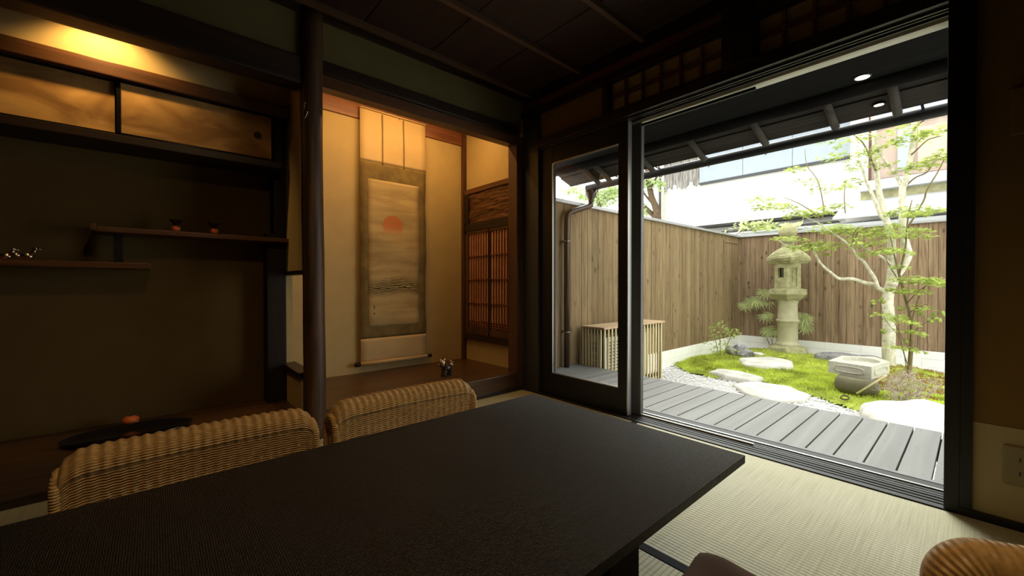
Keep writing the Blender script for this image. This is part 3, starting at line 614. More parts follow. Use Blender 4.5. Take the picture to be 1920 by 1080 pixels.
# ------------------------------------------------------------------ wicker chairs
CW, CT, CH = .485, .045, .43      # width, half thickness of the rolled back, height
def sheet_uv(name, grid, mat, parent, uvf):
    me = bpy.data.meshes.new(name); n = len(grid); m = len(grid[0])
    vs = [p for r in grid for p in r]; fs = [(i*m+j, (i+1)*m+j, (i+1)*m+j+1, i*m+j+1) for i in range(n-1) for j in range(m-1)]
    me.from_pydata(vs, [], fs); uv = me.uv_layers.new(name='UVMap')
    for p in me.polygons:
        p.use_smooth = True
        for li in p.loop_indices:
            k = me.loops[li].vertex_index; uv.data[li].uv = uvf(k//m, k % m)
    me.materials.append(mat); o = bpy.data.objects.new(name, me); COL.objects.link(o); o.parent = parent; return o
def make_chair(label):
    t = thing('wicker_chair', label, 'chair', (0, 0, 0), 'low wicker chairs around the table', local=True)
    zb = .12; r = CT; L = CH-r-zb
    prof = []
    ns = 96; tot = 2*L+PI*r
    for k in range(ns+1):
        s = tot*k/ns
        if s < L: prof.append((r, zb+s, 1, 0, s))
        elif s < L+PI*r:
            a = (s-L)/r; prof.append((r*math.cos(a), zb+L+r*math.sin(a), math.cos(a), math.sin(a), s))
        else: prof.append((-r, zb+L-(s-L-PI*r), -1, 0, s))
    nu = 226; g = []
    for i in range(nu+1):
        u = -CW/2+CW*i/nu; e = max(0, abs(u)-(CW/2-.045))/.045
        drop = .040*(1-math.sqrt(max(0, 1-e*e))); row = []
        ridge = .0014*math.cos(2*PI*(u/.0215))
        for (x, z, nx_, nz_, s) in prof:
            hf = max(0, (z-zb)/(CH-zb)); dz = -drop*hf**2
            bow = .018*(1-(2*u/CW)**2)-.010      # back curves gently away in the middle
            row.append((x+nx_*ridge*1.0-bow, u, z+dz+nz_*ridge*1.4))
        g.append(row)
    def uvf(i, j):
        s = prof[j][4]; u = CW*i/nu
        v = s+.5 if (s < L-.004 or s > L+PI*r+.004) else -s-.5
        return (u, v)
    bk = sheet_uv('backrest', g, M['cane'], t, uvf)
    for sgn, i in ((-1, 0), (1, nu)):
        pts = [Vector(p) for p in g[i]][::4]
        rim = MB().tube([p+Vector((0, sgn*.002, 0)) for p in pts], .0085, 10); o = rim.build('rim', M['cane_rim'], None); o.parent = t
        uvl = o.data.uv_layers.new(name='UVMap')
        for li, lp_ in enumerate(o.data.loops): co = o.data.vertices[lp_.vertex_index].co; uvl.data[li].uv = (0, co.z)
        gg = []
        for a in range(13):
            row = []
            for b_ in range(30):
                q = b_/29; zt = CH-.045-(abs(2*a/12-1)**3)*.02
                row.append((-r+2*r*a/12+.010, sgn*(CW/2-.006), zb+(zt-zb)*q))
            gg.append(row)
        sheet_uv('side_panel', gg, M['cane'], t, lambda i, j: (i*.0075, j*.0095+.3))
    MB().box(-.005, .39, -CW/2+.01, CW/2-.01, .128, .150, .010).build('seat', M['cane_rim'], t).matrix_parent_inverse = Matrix()
    MB().tube([(-.03, -CW/2+.02, .115), (.37, -CW/2+.02, .115), (.385, 0, .115), (.37, CW/2-.02, .115), (-.03, CW/2-.02, .115)], .011, 10).build('seat_frame', M['cane_rim'], t).matrix_parent_inverse = Matrix()
    for x in (-.02, .36):
        for yy in (-CW/2+.03, CW/2-.03):
            MB().tube([(x, yy, .115), (x, yy, .0)], [.013, .012], 10).build('leg', M['cane_rim'], t).matrix_parent_inverse = Matrix()
    return t
def copy_chair(src, label):
    r = src.copy(); COL.objects.link(r); r['label'] = label
    for c in src.children:
        d_ = c.copy(); COL.objects.link(d_); d_.parent = r
    return r
c1 = make_chair('low wicker chair with its back at the lower left, in front of the black tray')
c2 = copy_chair(c1, 'low wicker chair at the table end nearest the lion-dog figurine')
c1.location = (-1.262, .092, 0); c2.location = (-1.262, .634, 0)
def make_round_chair(label):
    # same low chair type, its back woven in bands that follow the rounded top corner
    t = thing('wicker_chair', label, 'chair', (0, 0, 0), 'low wicker chairs around the table', local=True)
    W, zb, TR, NB = .50, .12, .034, .135
    def ring(d_):            # rounded outline drawn in by d_, its corners growing rounder inwards
        R = .070+.55*d_; w = W/2-d_; h = CH-d_; o = []
        for k in range(30): o.append((-w, zb+(h-R-zb)*k/30, -1, 0))
        for k in range(40): a = PI-PI/2*k/40; o.append((-w+R+R*math.cos(a), h-R+R*math.sin(a), math.cos(a), math.sin(a)))
        for k in range(40): o.append((-w+R+(2*w-2*R)*k/40, h, 0, 1))
        for k in range(40): a = PI/2-PI/2*k/40; o.append((w-R+R*math.cos(a), h-R+R*math.sin(a), math.cos(a), math.sin(a)))
        for k in range(31): o.append((w, h-R-(h-R-zb)*k/30, 1, 0))
        return o
    outl = ring(0); arc = [0]; R = NB
    for a, b_ in zip(outl, outl[1:]): arc.append(arc[-1]+math.hypot(a[0]-b_[0], a[1]-b_[1]))
    per = .024; cols = [[] for _ in outl]
    for k in range(11):
        a = PI-PI*k/10
        for c, (y, z, ny, nz) in zip(cols, ring(0)): c.append((TR*math.cos(a), y+ny*(TR*math.sin(a)-TR), z+nz*(TR*math.sin(a)-TR)))
    for k in range(1, 49):
        d_ = TR+(NB-TR)*k/48
        for c, (y, z, ny, nz) in zip(cols, ring(d_)): c.append((TR+.0042*math.cos(2*PI*(d_-TR)/per)-.0042-.012*(d_/NB)**2, y, z))
    def uvf(i, j):
        d_ = j*.0107 if j < 11 else TR*3.14+(R-TR)*(j-10)/48
        return (d_*.0215/per, arc[i]*.0058/.0105)
    sheet_uv('backrest', cols, M['cane_close'], t, uvf)
    g = []
    for i in range(60):
        y = -W/2+R-.01+(W-2*R+.02)*i/59; g.append([(TR-.019+.002*math.cos(2*PI*y/.0215), y, zb+(CH-R+.01-zb)*j/40) for j in range(41)])
    sheet_uv('back_centre', g, M['cane_close'], t, lambda i, j: ((W-2*R)*i/59, .3*j/40))
    m = MB(); m.prism([(-TR+.004, y-ny*TR, z-nz*TR) for (y, z, ny, nz) in outl[::5]], (.004, 0, 0)); o = m.build('back_panel', M['cane_rim'], None); o.parent = t
    MB().box(-.005, .39, -CW/2+.01, CW/2-.01, .128, .150, .010).build('seat', M['cane_rim'], t)
    for x in (-.0, .36):
        for yy in (-CW/2+.03, CW/2-.03): MB().tube([(x, yy, .13), (x, yy, .0)], [.013, .012], 10).build('leg', M['cane_rim'], t)
    return t
c3 = make_round_chair('wicker chair cut off at the bottom right corner, with a rounded woven back')
rz = math.radians(-62); c3.rotation_euler.z = rz
wd = Vector((math.cos(rz+PI/2), math.sin(rz+PI/2), 0))          # along the back, away from the photo's left end
c3.location = Vector((-.046, .815, 0))+wd*.25
t = thing('floor_cushion', 'brown cloth cushion on the tatami between the table and the bottom right chair', 'cushion', (-.24, .70, 0))
mb = MB(); N = 24; tp, bt = [], []
Rz = Matrix.Rotation(math.radians(5), 3, 'Z')
for i in range(N+1):
    ra, rb = [], []
    for j in range(N+1):
        u = 2*i/N-1; v = 2*j/N-1; h = .055*(max(0, (1-u**8)*(1-v**8)))**.45; cr = .012*noise.noise(Vector((u*2, v*2, 1)))
        pin = 1-.05*(1-abs(u))*(abs(v))-.05*(1-abs(v))*abs(u)
        p = Rz @ Vector((u*.225*pin, v*.245*pin, 0))
        ra.append(mb.bm.verts.new((p.x-.245, p.y+.862, .048+h+cr))); rb.append(mb.bm.verts.new((p.x-.245, p.y+.862, .030-min(h, .026))))
    tp.append(ra); bt.append(rb)
for i in range(N):
    for j in range(N):
        mb.bm.faces.new((tp[i][j], tp[i+1][j], tp[i+1][j+1], tp[i][j+1])).smooth = True; mb.bm.faces.new((bt[i][j], bt[i][j+1], bt[i+1][j+1], bt[i+1][j])).smooth = True
bmesh.ops.remove_doubles(mb.bm, verts=mb.bm.verts, dist=.0001)
mb.build('cover', M['cloth'], t)

# ------------------------------------------------------------------ wall fittings
t = thing('power_outlet', 'beige power outlet plate low on the papered wall at the right', 'outlet', (.10, 2.063, .2))
MB().box(.065, .135, 2.055, 2.063, .142, .262, .003).build('plate', M['plastic'], t)
for z in (.222, .178): MB().box(.098, .101, 2.0535, 2.056, z-.006, z+.006).box(.109, .112, 2.0535, 2.056, z-.006, z+.006).build('socket', M['black'], t)
t = thing('wall_control', 'dim thermostat plate high on the brown wall at the right edge', 'control panel', (.12, 2.065, 1.3))
MB().box(.072, .19, 2.052, 2.066, 1.255, 1.40, .003).build('plate', M['plaster_brown'], t)
MB().box(.09, .17, 2.050, 2.053, 1.31, 1.375).build('display', M['plaster_brown'], t)

# ================================================================== OUTSIDE
G = -.30
dk = MB(); x = -2.70
while x < 1.6:
    dk.box(x+.0035, x+.1045, 2.375, 3.19, -.050, -.020, .003); x += .108
dk.box(-2.75, 1.6, 2.345, 2.371, -.055, -.016)
struct('deck', dk, M['deck'])
struct('deck_frame', MB().box(-2.72, 1.6, 3.12, 3.165, -.16, -.052).box(-2.72, 1.6, 2.42, 2.46, -.16, -.052), M['soffit'])
sc_ = MB(); x = -2.70
while x < 0:
    for yy in (2.42, 2.80, 3.13):
        for q in (.028, .080): sc_.tube([(x+q, yy, -.021), (x+q, yy, -.0195)], .0028, 6)
    x += .108
struct('deck_screws', sc_, M['black'])
gm = MB(); n = 60
struct('ground', MB().box(-6.5, 3.2, 2.2, 14, -.42, G-.004), M['gravel'])
# pebbles (nobody could count them)
pb = MB()
OUT = [(-2.60, 5.13), (-2.62, 6.9), (-2.4, 7.22), (-1.5, 7.28), (-1.0, 7.15), (-.72, 7.02), (-.25, 6.75), (.3, 6.3), (.5, 5.6), (.4, 5.0), (-.1, 4.75), (-.45, 4.55), (-.60, 4.42), (-.75, 4.52), (-1.04, 4.76), (-1.47, 4.97), (-1.69, 5.0), (-1.93, 4.80), (-2.28, 4.85)]
def inside(x, y, P=OUT):
    c = False; j = len(P)-1
    for i in range(len(P)):
        if (P[i][1] > y) != (P[j][1] > y) and x < (P[j][0]-P[i][0])*(y-P[i][1])/(P[j][1]-P[i][1])+P[i][0]: c = not c
        j = i
    return c
def edged(x, y, P=OUT):
    m = 9
    for i in range(len(P)):
        a = Vector(P[i]); b_ = Vector(P[(i+1) % len(P)]); p = Vector((x, y)); ab = b_-a; t_ = max(0, min(1, (p-a).dot(ab)/ab.dot(ab))); m = min(m, (p-a-ab*t_).length)
    return m
def moss_h(x, y):
    e = edged(x, y); q = min(1, e/.38)
    h = .012+.030*math.sqrt(max(0, 1-(1-q)**2))+.022*noise.noise(Vector((x*2.3, y*2.3, 0)))*q+.014*noise.noise(Vector((x*11, y*11, 3)))*min(1, q*3)
    h += .05*math.exp(-((x+2.3)**2+(y-5.6)**2)/.15)
    h += .06*math.exp(-((x+.55)**2+(y-6.7)**2)/.25)+.05*math.exp(-((x+1.9)**2+(y-6.9)**2)/.4)
    return G+h
OCT = [(1, 0, 0), (-.5, .87, 0), (-.5, -.87, 0), (0, 0, .8), (0, 0, -.5)]
cnt = 0
while cnt < 9000:
    x = random.uniform(-2.62, .5); y = random.triangular(3.1, 7.3, 3.9)
    if inside(x, y): continue
    cnt += 1; r = random.uniform(.006, .013)*(1 if y < 5 else 1.5); a = random.random()*6.3; q = random.uniform(.6, 1)
    vs = [pb.bm.verts.new((x+r*(X_*math.cos(a)-Y_*q*math.sin(a)), y+r*(X_*math.sin(a)+Y_*q*math.cos(a)), G+.002+r*.5+r*Z_*random.uniform(.6, 1))) for X_, Y_, Z_ in ((1, 0, 0), (.2, .9, 0), (-.8, .5, 0), (-.8, -.6, 0), (.3, -.9, 0), (0, 0, .7))]
    for k in range(5): pb.bm.faces.new((vs[k], vs[(k+1) % 5], vs[5]))
tag(pb.build('gravel', M['pebble']), 'pale grey gravel between the deck and the moss', 'gravel', kind='stuff')
# moss mound
mm = MB(); st = .035; gx = int(3.3/st); gy = int(3.1/st); ver = {}
def mv(i, j):
    if (i, j) not in ver:
        x = -2.65+i*st; y = 4.35+j*st; ver[(i, j)] = mm.bm.verts.new((x, y, moss_h(x, y) if inside(x, y) else G+.002))
    return ver[(i, j)]
for i in range(gx):
    for j in range(gy):
        x = -2.65+(i+.5)*st; y = 4.35+(j+.5)*st
        if inside(x, y): mm.bm.faces.new((mv(i, j), mv(i+1, j), mv(i+1, j+1), mv(i, j+1))).smooth = True
mo = mm.build('moss', [M['moss']]); tag(mo, 'bright green moss mound covering the garden floor', 'moss', kind='stuff')
tf = MB(); k = 0
while k < 26000:
    x = random.uniform(-2.63, .3); y = random.triangular(4.4, 7.25, 5.0)
    if not inside(x, y): continue
    k += 1; z = moss_h(x, y)-.004; a = random.random()*6.3; h = random.uniform(.010, .034)*(1+.5*noise.noise(Vector((x*6, y*6, 2)))); wd = random.uniform(.004, .011); lx = random.uniform(-.012, .012); ly = random.uniform(-.012, .012)
    f = tf.bm.faces.new([tf.bm.verts.new(p) for p in ((x-wd*math.cos(a), y-wd*math.sin(a), z), (x+wd*math.cos(a), y+wd*math.sin(a), z), (x+lx, y+ly, z+h))])
    if x > -.75 and y > 5.3 and noise.noise(Vector((x*3, y*3, 5))) > -.25: f.material_index = 1
to = tf.build('moss_tufts', [M['moss_blade'], M['moss_rust']], mo, normals=False); to.matrix_parent_inverse = Matrix(); to['kind'] = 'stuff'

# ---------------- fences and block footing
def board_fence(name, axis, fixed, a0, a1, z0, z1, wd, mat_, label, depth):
    t = thing(name, label, 'fence', (fixed, (a0+a1)/2, G) if axis == 'Y' else ((a0+a1)/2, fixed, G))
    m = MB(); a = a0; k = 0
    while a < a1:
        b_ = min(a+wd-.004, a1); o = .0015*((k*7) % 3-1)
        if axis == 'Y': m.box(fixed-.02, fixed+o, a, b_, z0, z1)
        else: m.box(a, b_, fixed+o, fixed+.02, z0, z1)
        a += wd; k += 1
    if axis == 'Y': m.box(fixed-.03, fixed-.012, a0, a1, z0, z1)
    else: m.box(a0, a1, fixed+.012, fixed+.03, z0, z1)
    m.build('boards', mat_, t); return t
FX, FY = -2.64, 7.42
t = board_fence('wooden_fence', 'Y', FX, 2.37, FY, -.085, 1.56, .09, M['fence_l'], 'brown knotty board fence along the left side of the garden', 0)
MB().box(FX-.08, FX+.035, 2.6, FY+.04, 1.56, 1.592, .003).build('cap', M['cap'], t)
bl = MB()
for z0, z1, o in ((-.42, -.305, 0), (-.300, -.200, .2), (-.196, -.088, 0)):
    y = 2.4-o
    while y < FY: bl.box(FX-.06, FX+.012, max(y, 2.4), min(y+.396, FY), z0, z1, .002); y += .4
bl.box(FX-.05, FX+.006, 2.4, FY, -.42, -.09).build('block_footing', M['concrete'], t)
MB().box(FX, FX+.012, 6.80, FY-.02, 1.45, 1.475).box(FX, FX+.012, 6.80, 6.82, -.085, 1.45).build('gate_trim', M['fence_l'], t)
t = board_fence('wooden_fence', 'X', FY, FX, 2.4, -.075, 1.56, .09, M['fence_b'], 'reddish brown board fence across the back, behind the stone lantern', 0)
MB().box(FX-.08, 2.4, FY-.045, FY+.10, 1.56, 1.592, .003).build('cap', M['cap'], t)
bl = MB()
for z0, z1, o in ((-.42, -.285, 0), (-.280, -.180, .2), (-.176, -.078, 0)):
    x = FX-o
    while x < 2.4: bl.box(max(x, FX+.014), min(x+.396, 2.4), FY-.012, FY+.06, z0, z1, .002); x += .4
bl.box(FX+.014, 2.4, FY-.006, FY+.05, -.42, -.08).build('block_footing', M['concrete'], t)
M['fence_r'] = M['fence_b']

# ---------------- eaves, gutter
e = sroot('eaves', (-1, 2.7, 1.87))
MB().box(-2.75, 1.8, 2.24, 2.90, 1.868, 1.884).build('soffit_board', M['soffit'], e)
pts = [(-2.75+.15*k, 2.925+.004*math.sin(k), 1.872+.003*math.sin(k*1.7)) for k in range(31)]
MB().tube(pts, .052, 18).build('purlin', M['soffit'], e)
for px in ((1225, 322.6), (1320.6, 301.3), (1436, 272), (1566.7, 240.7), (1683, 215), (1146, 343), (1800, 186)):
    p = at(px[0], px[1], 3.235)
    MB().tube([(p.x-.004, 2.90, 1.868), (p.x+.002, 3.06, 1.818), (p.x, 3.235, p.z+.008)], [.023, .022, .0225], 14).build('rafter', M['eave_log'], e)
for px_ in (-2.40, .15, .5, .85):
    MB().tube([(px_, 2.90, 1.868), (px_, 3.235, 1.752)], .022, 14).build('rafter', M['eave_log'], e)
for i, (ya, yb) in enumerate(((2.92, 3.07), (3.07, 3.228))):
    m = MB(); za = 1.892-(ya-2.92)*.33; zb_ = 1.892-(yb-2.92)*.33; s_ = -.010 if i else 0
    m.prism([(-2.75, ya, za+s_), (-2.75, yb, zb_+s_), (-2.75, yb, zb_+.012+s_), (-2.75, ya, za+.012+s_)], (4.5, 0, 0)); m.build('roof_board', M['eave_board'], e)
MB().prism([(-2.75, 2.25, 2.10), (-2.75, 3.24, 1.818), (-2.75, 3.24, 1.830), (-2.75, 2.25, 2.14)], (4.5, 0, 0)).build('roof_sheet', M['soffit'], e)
t = thing('rain_gutter', 'long dark gutter pipe hung along the edge of the eaves', 'gutter', (-1, 3.3, 1.74))
MB().tube([(-2.60, 3.30, 1.748), (1.7, 3.30, 1.748)], .033, 20).build('trough', M['gutter'], t)
for k in range(8): x = -2.2+.4*k; MB().box(x-.006, x+.006, 3.22, 3.30, 1.772, 1.778).tube([(x, 3.30+.033*math.cos(a), 1.742+.033*math.sin(a)) for a in [PI/2-PI*i/8 for i in range(9)]], .003, 5).build('bracket', M['gutter'], t)
MB().lathe([(.026, -.13), (.028, -.10), (.055, -.05), (.060, -.01)], (-2.55, 3.30, 1.725), 20).build('funnel', M['pipe'], t)
MB().tube([(-2.55, 3.30, 1.60), (-2.55, 3.295, 1.572), (-2.56, 3.26, 1.552), (-2.582, 3.03, 1.478), (-2.585, 2.985, 1.450), (-2.585, 2.975, 1.40), (-2.585, 2.975, -.02)], .0275, 16).build('downpipe', M['pipe'], t)
for z in (1.19, .32): MB().tube([(-2.585+.031*math.cos(a), 2.975+.031*math.sin(a), z) for a in [2*PI*i/16 for i in range(17)]], .004, 6).box(-2.64, -2.605, 2.972, 2.978, z-.012, z+.012).build('clamp', M['alu'], t)
for i, (px, y_, z_, lab) in enumerate(((1617, 2.80, 1.868, 'lit round downlight in the flat dark soffit over the deck'), (1648, 3.13, 1.811, 'smaller glowing disc further out between two rafters, standing in for a reflected light'))):  # the outer one is a reflected light, built as a glowing disc
    p = at(px, 150 if i == 0 else 199, y_)
    t = thing('downlight_and_reflection', lab, 'lamp', (p.x, p.y, z_), 'downlights under the eaves')
    r = .030 if i == 0 else .022
    MB().lathe([(r+.008, 0), (r+.008, -.004), (r, -.005), (r, .0)], (p.x, p.y, z_), 28).build('ring', M['black'], t)
    MB().lathe([(r, -.003), (r*.5, -.0045)], (p.x, p.y, z_-.001), 28).build('lens', M['glow_w'], t)

# ---------------- bamboo air conditioner cover
t = thing('bamboo_cover', 'slatted bamboo box with a plank top beside the deck, hiding the air conditioner', 'cover', (-2.47, 3.8, G))
cx0, cx1, cy0, cy1, cz1 = -2.60, -2.345, 3.225, 4.33, .345
for k in range(3):
    w_ = (cx1+.03-cx0)/3; MB().box(cx0+w_*k, cx0+w_*(k+1)-.003, cy0-.02, cy1+.03, cz1, cz1+.018, .002).build('top_plank', M['cover_top'], t)
MB().box(cx0, cx1, cy0, cy0+.02, .30, .34).box(cx1-.02, cx1, cy0, cy1, .30, .34).box(cx1-.02, cx1, cy0, cy1, -.25, -.21).box(cx0, cx1, cy0, cy0+.02, -.25, -.21).box(cx0, cx0+.02, cy0, cy0+.02, G, .34).box(cx1-.04, cx1-.015, cy1-.03, cy1-.005, G, .34).box(cx1-.035, cx1-.01, cy0+.01, cy0+.035, G, .34).build('frame', M['dark_wood'], t)
def pole(x, y, k):
    pts, rr = [], []; z = G+.003
    while z < cz1-.001:
        pts.append((x+.001*math.sin(z*9+k), y, z)); rr.append(.0105)
        z += .02
    b_ = MB().tube(pts, rr, 10); z = G+.08+(k*.037) % .12
    while z < .33: b_.tube([(x, y, z-.003), (x, y, z), (x, y, z+.003)], [.0105, .0125, .0105], 10, cap=False); z += .16+.02*((k*3) % 3)
    b_.build('bamboo_pole', M['bamboo'], t)
for k in range(7): pole(cx0+.02+k*.036, cy0-.012, k)
for k in range(19): pole(cx1+.012, cy0+.008+k*.059, k+9)
t = thing('air_conditioner', 'cream outdoor air conditioner unit behind the bamboo slats', 'air conditioner', (-2.47, 3.7, G))
MB().box(-2.575, -2.385, 3.32, 4.12, G+.04, .255, .012).build('casing', M['ac'], t)
g_ = MB()
for k in range(13): z = -.20+.033*k; g_.box(-2.385, -2.379, 3.36, 3.86, z, z+.008)
for k in range(9): y = 3.36+k*.062; g_.box(-2.385, -2.378, y, y+.004, -.20, .21)
g_.build('grille', M['black'], t)
MB().box(-2.565, -2.455, 3.312, 3.322, -.18, .20).build('side_vent', M['black'], t)
v_ = MB()
for k in range(5): v_.box(-2.565, -2.455, 3.308, 3.313, -.14+k*.075, -.132+k*.075)
for k in range(4): v_.box(-2.54+k*.028, -2.534+k*.028, 3.308, 3.313, -.18, .20)
v_.build('vent_bars', M['ac'], t)
for yy in (3.36, 4.0): MB().box(-2.57, -2.40, yy, yy+.06, G-.004, G+.04).build('foot', M['black'], t)

# ---------------- stones
def slab(name, outline, z0, h, mat_, label, cat='stone', seed=1, group=None):
    c = Vector((sum(p[0] for p in outline)/len(outline), sum(p[1] for p in outline)/len(outline)))
    mb = MB(); R = 48; rings = []
    def rad(a):
        d_ = Vector((math.cos(a), math.sin(a))); best = .1
        for i in range(len(outline)):
            p = Vector(outline[i])-c; q = Vector(outline[(i+1) % len(outline)])-c; e_ = q-p; den = d_.x*e_.y-d_.y*e_.x
            if abs(den) < 1e-9: continue
            t_ = (p.x*e_.y-p.y*e_.x)/den; s_ = (p.x*d_.y-p.y*d_.x)/den
            if t_ > 0 and -.001 <= s_ <= 1.001: best = t_
        return best
    for f, z in ((1.0, 0), (1.02, .35), (1.0, .72), (.95, .92), (.85, 1.0), (.6, 1.02), (.3, 1.03), (.05, 1.03)):
        ring = []
        for k in range(R):
            a = 2*PI*k/R; r = rad(a)*f*(1+.05*noise.noise(Vector((math.cos(a)*3, math.sin(a)*3, seed+z))))
            x = c.x+r*math.cos(a); y = c.y+r*math.sin(a); ring.append(mb.bm.verts.new((x, y, z0+h*z*(1+.35*noise.noise(Vector((x*4, y*4, seed)))))))
        rings.append(ring)
    for a, b_ in zip(rings, rings[1:]):
        for k in range(R): mb.bm.faces.new((a[k], a[(k+1) % R], b_[(k+1) % R], b_[k])).smooth = True
    mb.bm.faces.new(rings[-1])
    return tag(mb.build(name, mat_), label, cat, group)
sg = 'flat stepping stones'
slab('stepping_stone', [(-2.08, 5.85), (-1.88, 6.22), (-1.53, 6.15), (-1.45, 5.8), (-1.66, 5.45), (-1.9, 5.5)], G+.03, .075, M['stone_pale'], 'broad pale stepping stone on the moss, below the stone lantern', 'stepping stone', 1, sg)
slab('stepping_stone', [(-2.06, 4.88), (-2.05, 5.12), (-1.78, 5.14), (-1.52, 5.03), (-1.60, 4.80), (-1.85, 4.80)], G, .062, M['stone_pale'], 'narrow stepping stone at the moss edge, nearer the bamboo cover', 'stepping stone', 4, sg)
slab('stepping_stone', [(-1.68, 4.58), (-1.55, 4.88), (-1.25, 4.90), (-1.03, 4.72), (-1.02, 4.42), (-1.22, 4.18), (-1.48, 4.3)], G-.01, .045, M['stone_pale'], 'large pale stepping stone in the gravel next to the deck', 'stepping stone', 8, sg)
slab('boulder', [(-.56, 4.02), (-.60, 4.30), (-.42, 4.62), (-.22, 4.75), (.05, 4.72), (.25, 4.4), (.2, 3.8), (-.1, 3.55), (-.4, 3.7)], G, .135, M['stone_pale'], 'big pale flat boulder right against the deck at the lower right', 'boulder', 12)
slab('basin_stone', [(-1.02, 5.0), (-.98, 5.45), (-.5, 5.6), (-.35, 5.25), (-.5, 4.93), (-.75, 4.82)], G-.005, .038, M['stone_pale'], 'low pale stone under the water basin', 'stone', 15)
slab('flat_rock', [(-1.45, 6.75), (-1.35, 7.1), (-.95, 7.12), (-.70, 6.95), (-.95, 6.7)], G+.04, .10, M['rock'], 'low dark rough rock lying right of the lantern base', 'rock', 22)
tag(MB().ball(at(1386, 660, 6.25)+Vector((0, .0, -.01)), .125, (1.25, .9, .92), 4, .45, 3).build('garden_rock', M['rock']), 'craggy blue-grey rock beside the small leafy shrub', 'rock')
tag(MB().ball((-2.03, 6.45, moss_h(-2.03, 6.45)+.01), .06, (1.4, .8, .5), 3, .3, 9).build('small_stone', M['stone_pale']), 'small pale stone half sunk in the moss before the lantern', 'stone')

# ---------------- stone lantern
LX, LY = -1.815, 7.0
t = thing('stone_lantern', 'tall weathered stone lantern standing by the back fence', 'lantern', (LX, LY, G))
def hexr(prof, c, rot=PI/6, n=6, wob=0, seed=0): return MB().lathe(prof, c, n, rot=rot, smooth=False, wob=wob, seed=seed)
zz = -.13
hexr([(.275, -.16), (.28, -.07), (.265, -.02), (.20, .0), (.165, .015)], (LX, LY, zz), PI/6+.2, wob=.08).build('base', M['stone'], t)
MB().lathe([(.150, 0), (.158, .02), (.150, .045), (.134, .055), (.130, .08), (.127, .345), (.132, .35), (.146, .362), (.148, .38), (.136, .392), (.126, .40), (.123, .62), (.135, .66), (.15, .68)], (LX, LY, zz+.0), 36).build('shaft', M['stone_shaft'], t)
hexr([(.15, 0), (.20, .03), (.262, .09), (.268, .10), (.262, .165), (.20, .178)], (LX, LY, .535), PI/6+.2, wob=.04, seed=3).build('platform', M['stone'], t)
# fire box with real openings
fb = MB(); R_ = .182; zb0, zt0 = .712, 1.085
for k in range(6):
    a0 = PI/6+.2+k*PI/3; a1 = a0+PI/3
    p0 = Vector((math.cos(a0), math.sin(a0), 0))*R_; p1 = Vector((math.cos(a1), math.sin(a1), 0))*R_; n_ = -((p0+p1)/2).normalized()*.045; cc = Vector((LX, LY, 0))
    def blk(s0, s1, z0, z1, ins=0):
        q0 = p0.lerp(p1, s0)+n_.normalized()*ins; q1 = p0.lerp(p1, s1)+n_.normalized()*ins
        fb.prism([cc+q0+Vector((0, 0, z0)), cc+q1+Vector((0, 0, z0)), cc+q1+n_+Vector((0, 0, z0)), cc+q0+n_+Vector((0, 0, z0))], (0, 0, z1-z0))
    opens = k in (3, 0, 5)
    blk(0, .26, zb0, zt0); blk(.74, 1, zb0, zt0); blk(.26, .74, zt0-.07, zt0)
    if opens: blk(.26, .74, zb0, zb0+.15); blk(.30, .70, zb0+.15, zb0+.165, .01)
    else: blk(.26, .74, zb0, zb0+.03); blk(.26, .74, zb0+.03, zt0-.07, .014); blk(.45, .55, zb0+.1, zt0-.1, .006)
fb.build('fire_box', M['stone'], t)
rf = MB().lathe([(.165, 0), (.20, -.012), (.255, .035), (.272, .070), (.262, .098), (.225, .150), (.17, .195), (.115, .225), (.088, .24), (.085, .30)], (LX, LY, 1.085), 9, rot=.2, smooth=False, wob=.34, seed=5)
rf.build('roof', M['stone'], t)
MB().lathe([(.085, 0), (.105, .02), (.11, .05), (.07, .065), (.06, .08), (.095, .10), (.118, .15), (.115, .20), (.085, .245), (.04, .268), (.025, .30), (.004, .31)], (LX, LY, 1.375), 24, wob=.06).build('finial', M['stone'], t)

# ---------------- stone water basin
t = thing('water_basin', 'angular grey stone water basin with carved ovals on a round foot', 'basin', (-.80, 5.35, G))
def pxz(px, py, z):
    d_ = _F+_R*((px-960)/FPX)+_U*((540-py)/FPX); return Vector((0, 0, H))+d_*((z-H)/d_.z)
zt = .010
A = [pxz(1553, 676, zt), pxz(1634, 688, zt), pxz(1668, 678, zt), pxz(1640, 669, zt), pxz(1578, 667, zt)]
cen = sum(A, Vector())/5; zb_ = zt-.120
bs = MB(); top = [bs.bm.verts.new(p) for p in A]; mid = [bs.bm.verts.new(cen+(p-cen)*1.0+Vector((0, 0, zb_-zt))) for p in A]
n5 = 5
for k in range(n5): bs.bm.faces.new((top[k], top[(k+1) % n5], mid[(k+1) % n5], mid[k]))
bs.bm.faces.new(mid)
rs = []
for f, z in ((.62, 0), (.60, -.035), (.4, -.06), (.02, -.065)): rs.append([bs.bm.verts.new((cen.x+.24*f*math.cos(a), cen.y+.24*f*math.sin(a)*1.3, zt+z)) for a in [2*PI*k/20 for k in range(20)]])
for a, b_ in zip(rs, rs[1:]):
    for k in range(20): bs.bm.faces.new((a[k], a[(k+1) % 20], b_[(k+1) % 20], b_[k]))
bs.bm.faces.new(rs[-1])
